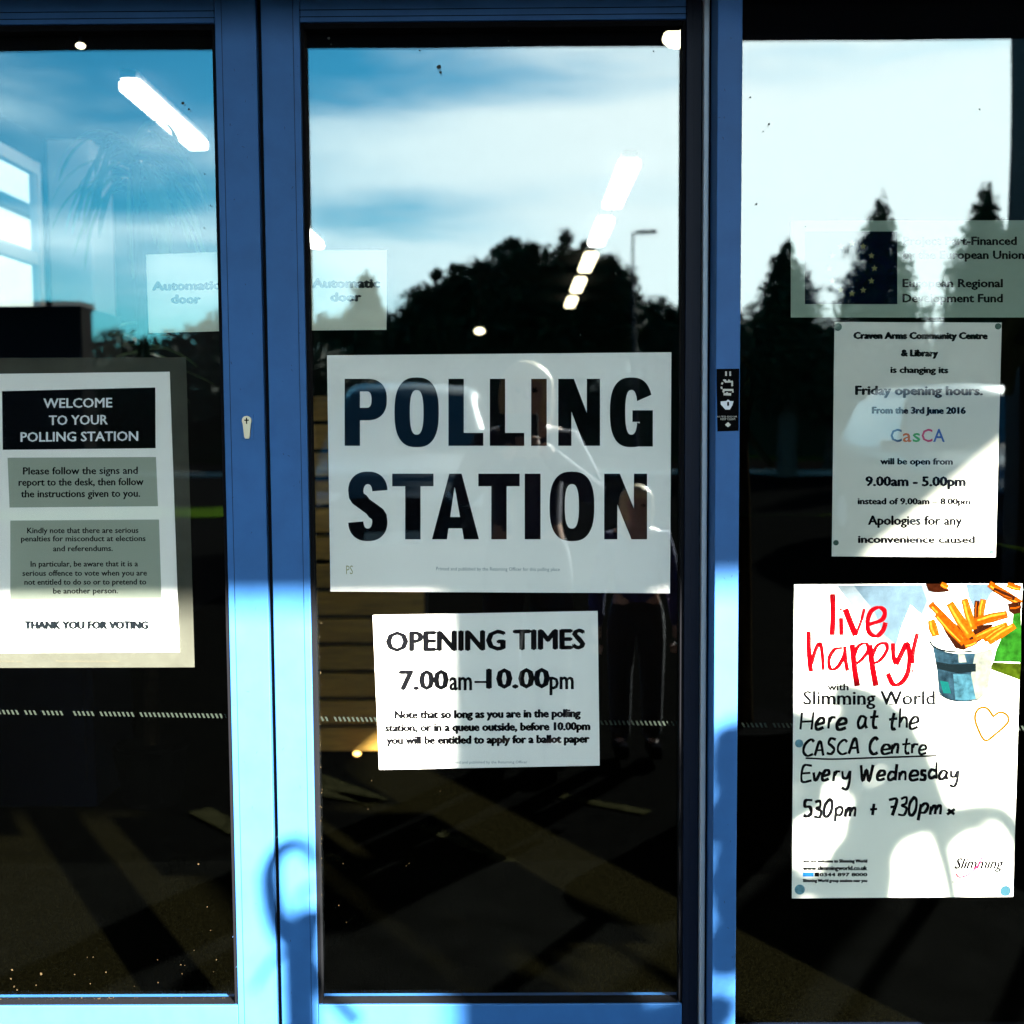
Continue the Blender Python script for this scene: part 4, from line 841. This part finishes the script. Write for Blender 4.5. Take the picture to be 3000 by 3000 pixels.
def shade_bush(label, spots, d):  # shrub added as a blocker, foliage placed to shade the post
    c0 = caster(*spots[len(spots)//2][:2], d); t = thing('added_shade_bay', (c0.x, c0.y, 0), label, 'potted plant')
    b = MB(); b.tube([(c0.x, c0.y, -.01), (c0.x, c0.y, .02), (c0.x, c0.y, .42), (c0.x, c0.y, .43), (c0.x, c0.y, .40)], [.15, .16, .21, .2, .18], 18); b.build('pot', M_pot, t)
    MB().tube([(c0.x, c0.y, .38), (c0.x+.01, c0.y, 1.0), (c0.x, c0.y, c0.z)], [.03, .025, .015], 8).build('trunk', M_stem, t)
    L3 = []
    for a, b_, rx, ry in spots:
        p = caster(a, b_, d); L3.append(((p.x, p.y, p.z), rx*D/F, rx*D/F, ry*D/F))
    foliage(t, L3, 7000, .03, M_leafo, 'foliage')
shade_bush('bay shrub in a pot added between the two cordylines to shade the post', [(2045, 2250, 42, 80), (2050, 2420, 50, 110), (2055, 2600, 50, 100), (2045, 2780, 45, 90), (2250, 2260, 60, 80), (2160, 2330, 70, 110), (2140, 2520, 60, 110), (2200, 2480, 50, 60), (2130, 2700, 45, 90), (2230, 2620, 70, 60), (2100, 2560, 30, 60), (1980, 2980, 60, 40), (2190, 2860, 60, 60)], 2.3)

# ------------------------------------------------------------------ parked cars
def car(x, y, col, label, hh=1.68):
    t = thing('parked_car', (x, y, 0), label, 'car', 'cars parked facing the entrance')
    Mb = mat('car_paint_'+label.split()[0], col, .22, spec=.35); Mg = mat('car_glass', (.01, .012, .014), .06, spec=.8)
    W = .9
    # sections along y (0 = nose towards the door), each: y, half width, z bottom, z belt, z top, half width top
    def ring(yy, w0, zb_, zbelt, zt_, wt):
        return [(-w0*.9, yy, zb_), (-w0, yy, zb_+.18), (-w0, yy, zbelt-.08), (-w0*.97, yy, zbelt), (-wt, yy, zt_-.05), (-wt*.86, yy, zt_), (0, yy, zt_+.025), (wt*.86, yy, zt_), (wt, yy, zt_-.05), (w0*.97, yy, zbelt), (w0, yy, zbelt-.08), (w0, yy, zb_+.18), (w0*.9, yy, zb_)]
    secs = [ring(0, .62, .32, .62, .70, .5), ring(-.12, .8, .24, .74, .84, .7), ring(-.5, .88, .22, .86, .95, .78), ring(-1.15, .9, .22, .95, 1.04, .80), ring(-1.75, .9, .22, .98, hh-.10, .64), ring(-2.1, .9, .22, .98, hh, .66), ring(-3.3, .9, .22, 1.0, hh, .66), ring(-3.9, .89, .24, 1.0, hh-.12, .62), ring(-4.2, .84, .28, .98, 1.08, .72), ring(-4.3, .76, .34, .7, .8, .6)]
    nr = 13; mb = MB(); v = [p for s in secs for p in s]; f = []; 
    for i in range(len(secs)-1):
        for k in range(nr-1): f.append((i*nr+k, i*nr+k+1, (i+1)*nr+k+1, (i+1)*nr+k))
        f.append((i*nr+nr-1, i*nr, (i+1)*nr, (i+1)*nr+nr-1))
    f += [tuple(range(nr)), tuple(range((len(secs)-1)*nr, len(secs)*nr))[::-1]]
    v = [(x+a, y+b_, c_) for a, b_, c_ in v]
    o = mesh('body', v, f, Mb, t, True)
    ws = [(-.74, -1.17, 1.06), (.74, -1.17, 1.06), (.58, -1.76, hh-.13), (-.58, -1.76, hh-.13)]
    mesh('windscreen', [(x+a, y+b_+.03, c_+.03) for a, b_, c_ in ws], [(0, 1, 2, 3)], Mg, t)
    for s in (-1, 1):
        mesh('side_window', [(x+s*(.905), y-1.5, 1.03), (x+s*.905, y-3.9, 1.05), (x+s*.69, y-3.7, hh-.14), (x+s*.69, y-1.95, hh-.12)], [(0, 1, 2, 3)], Mg, t)
        MB().box(x+s*.62-.16, x+s*.62+.16, y-.11, y-.02, .62, .75, bev=.02).build('headlight', mat('headlight_glass', (.6, .62, .65), .15), t)
        MB().box(x+s*1.0-.09, x+s*1.0+.09, y-1.55, y-1.45, 1.0, 1.13, bev=.02).build('wing_mirror', Mb, t)
        for yy in (-.85, -3.45):
            b = MB(); b.tube([(x+s*.72, y+yy, .31), (x+s*.91, y+yy, .31)], .31, 20); wh = b.build('wheel', M_rub, t)
            b = MB(); b.tube([(x+s*.90, y+yy, .31), (x+s*.925, y+yy, .31)], .19, 12); b.build('rim', M_grey, wh)
    MB().box(x-.36, x+.36, y-.03, y+.015, .42, .56).build('grille', M_rub, t)
    MB().box(x-.26, x+.26, y+.004, y+.022, .30, .41).build('number_plate', mat('plate', (.6, .6, .55), .5), t)
    return t
car(-1.1, -8.2, (.01, .012, .016), 'black hatchback parked straight out from the doors', 1.72)
car(4.75, -8.6, (.02, .03, .05), 'navy estate parked to the right of the entrance', 1.70)

# ------------------------------------------------------------------ people: the photographer and a child, mirrored in the glass
def skin_body(name, joints, edges, m_, parent, sub=2):
    me = bpy.data.meshes.new(name); off = parent_world(parent)
    me.from_pydata([tuple(Vector(j[0])-off) for j in joints], edges, []); me.materials.append(m_)
    o = bpy.data.objects.new(name, me); C.objects.link(o); o.parent = parent
    md = o.modifiers.new('skin', 'SKIN'); md.use_smooth_shade = True
    for i, j in enumerate(joints):
        r_ = j[1]; me.skin_vertices[0].data[i].radius = (r_, r_) if not isinstance(r_, tuple) else r_
    me.skin_vertices[0].data[0].use_root = True
    s_ = o.modifiers.new('sub', 'SUBSURF'); s_.levels = sub; s_.render_levels = sub
    return o
def person(x, y, h, label, hair, top, legs, arms_up=True, seed=0):
    k = h/1.6; t = thing('person', (x, y, 0), label, 'person')
    def q(a, b_, c_): return (x+a*k, y+b_*k, c_*k)
    Ms = mat('skin', (.45, .26, .19), .5); Mt = mat('top_'+str(seed), top, .85, vary=.2, scale=20); Ml = mat('trousers_'+str(seed), legs, .85); Mh = mat('hair_'+str(seed), hair, .55, vary=.3, scale=60, stretch=(1, 1, .1))
    if arms_up: el, wr = (.27, .10, 1.08), (.07, .22, 1.26)
    else: el, wr = (.24, -.02, .98), (.25, .06, .76)
    J = [(q(0, 0, .88), .135), (q(0, 0, 1.02), .125), (q(0, -.01, 1.2), .14), (q(0, -.01, 1.31), .10), (q(0, 0, 1.38), .055), (q(0, .01, 1.44), .06), (q(0, .015, 1.51), .085), (q(0, .005, 1.56), .06)]
    E = [(0, 1), (1, 2), (2, 3), (3, 4), (4, 5), (5, 6), (6, 7)]
    for s in (-1, 1):
        n0 = len(J); J += [(q(s*.16, -.01, 1.29), .058), (q(s*el[0], el[1], el[2]), .042), (q(s*wr[0], wr[1], wr[2]), .028), (q(s*(wr[0]-.005), wr[1]+.05 if arms_up else wr[1]+.01, wr[2]+.02 if arms_up else wr[2]-.06), .032)]
        E += [(3, n0), (n0, n0+1), (n0+1, n0+2), (n0+2, n0+3)]
        n1 = len(J); J += [(q(s*.09, 0, .80), .095), (q(s*.10, .02, .45), .06), (q(s*.10, -.02, .09), .04), (q(s*.11, .12, .035), .03)]
        E += [(0, n1), (n1, n1+1), (n1+1, n1+2), (n1+2, n1+3)]
    J = [(a, r_*k) for a, r_ in J]
    body = skin_body('body', J, E, Ms, t)
    # fingers, nose, ears as chains of their own
    for s in (-1, 1):
        hx, hy, hz_ = J[8 if s < 0 else 16][0]; hp = Vector(J[11 if s < 0 else 19][0])
        for fi in range(5):
            if arms_up: base = hp+Vector((-s*.02*k, .005*k, (.03-.016*fi)*k)) ; mid_ = base+Vector((-s*.03*k, .025*k, .004*k)); tip = mid_+Vector((-s*.018*k, .006*k, -.012*k))
            else: base = hp+Vector(((.02-.012*fi)*k, (.02-.008*fi)*k, -.03*k)); mid_ = base+Vector((0, .008*k, -.035*k)); tip = mid_+Vector((0, .012*k, -.02*k))
            skin_body('thumb' if fi == 0 else 'finger', [(base, .009*k), (mid_, .0085*k), (tip, .007*k)], [(0, 1), (1, 2)], Ms, body, 1)
    hc = Vector(q(0, .015, 1.49))
    b = MB(); b.tube([hc+Vector((0, .082*k, .02*k)), hc+Vector((0, .100*k, -.012*k)), hc+Vector((0, .086*k, -.02*k))], [.008*k, .014*k, .008*k], 8); b.build('nose', Ms, body, True)
    for s in (-1, 1):
        b = MB(); b.tube([hc+Vector((s*.032*k, .070*k, .012*k)), hc+Vector((s*.032*k, .088*k, .012*k))], [.012*k, .009*k], 8); b.build('eye', M_ink, body, True)
    # hair: cap and hanging locks
    bmh = bmesh.new(); bmesh.ops.create_icosphere(bmh, subdivisions=3, radius=.108*k)
    for v in bmh.verts:
        if v.co.y > .05*k and v.co.z < .05*k: v.co *= .78
        if v.co.z < 0 and v.co.y < .05*k: v.co.z *= 2.3; v.co.x *= 1.08
        v.co += Vector(q(0, -.012, 1.515))-parent_world(t)
    me = bpy.data.meshes.new('hair'); bmh.to_mesh(me); bmh.free(); me.materials.append(Mh); me.polygons.foreach_set('use_smooth', [True]*len(me.polygons))
    o = bpy.data.objects.new('hair', me); C.objects.link(o); o.parent = t
    # clothes
    JT = [(J[0][0], .155*k), (J[1][0], .145*k), (J[2][0], .158*k), (J[3][0], .112*k)]; ET = [(0, 1), (1, 2), (2, 3)]
    for a in (8, 16):
        n0 = len(JT); JT += [(J[a][0], .075*k), (J[a+1][0], .056*k), (J[a+2][0], .040*k)]; ET += [(3, n0), (n0, n0+1), (n0+1, n0+2)]
    skin_body('jacket', JT, ET, Mt, t)
    JL = [(J[0][0], .155*k), (q(0, 0, .99), .135*k)]; EL_ = [(0, 1)]
    for a in (12, 20):
        n0 = len(JL); JL += [(J[a][0], .110*k), (J[a+1][0], .080*k), (q((-1 if a == 12 else 1)*.10, -.02, .05), .066*k)]; EL_ += [(0, n0), (n0, n0+1), (n0+1, n0+2)]
    skin_body('trousers', JL, EL_, Ml, t)
    for s in (-1, 1):
        MB().box(x+s*.105*k-.045*k, x+s*.105*k+.045*k, y-.09*k, y+.17*k, 0, .085*k, bev=.025*k).build('shoe', M_ink, t)
    return t
person(.03, -2.44, 1.53, 'blonde photographer in a dark top holding a camera to her face', (.55, .40, .2), (.03, .025, .06), (.015, .017, .03), True, 1)
person(.46, -2.55, 1.06, 'small blonde child in a blue top standing beside the photographer', (.6, .45, .25), (.03, .03, .12), (.02, .02, .03), False, 2)
cm = thing('hand_held_camera', (0, -2.2, 1.25), 'black camera held up by the photographer', 'camera')
MB().box(-.07, .07, -2.25, -2.185, 1.25, 1.345, bev=.01).build('body', M_rub, cm)
MB().tube([(0, -2.186, 1.297), (0, -2.135, 1.298)], [.034, .036], 16).build('lens', M_rub, cm)
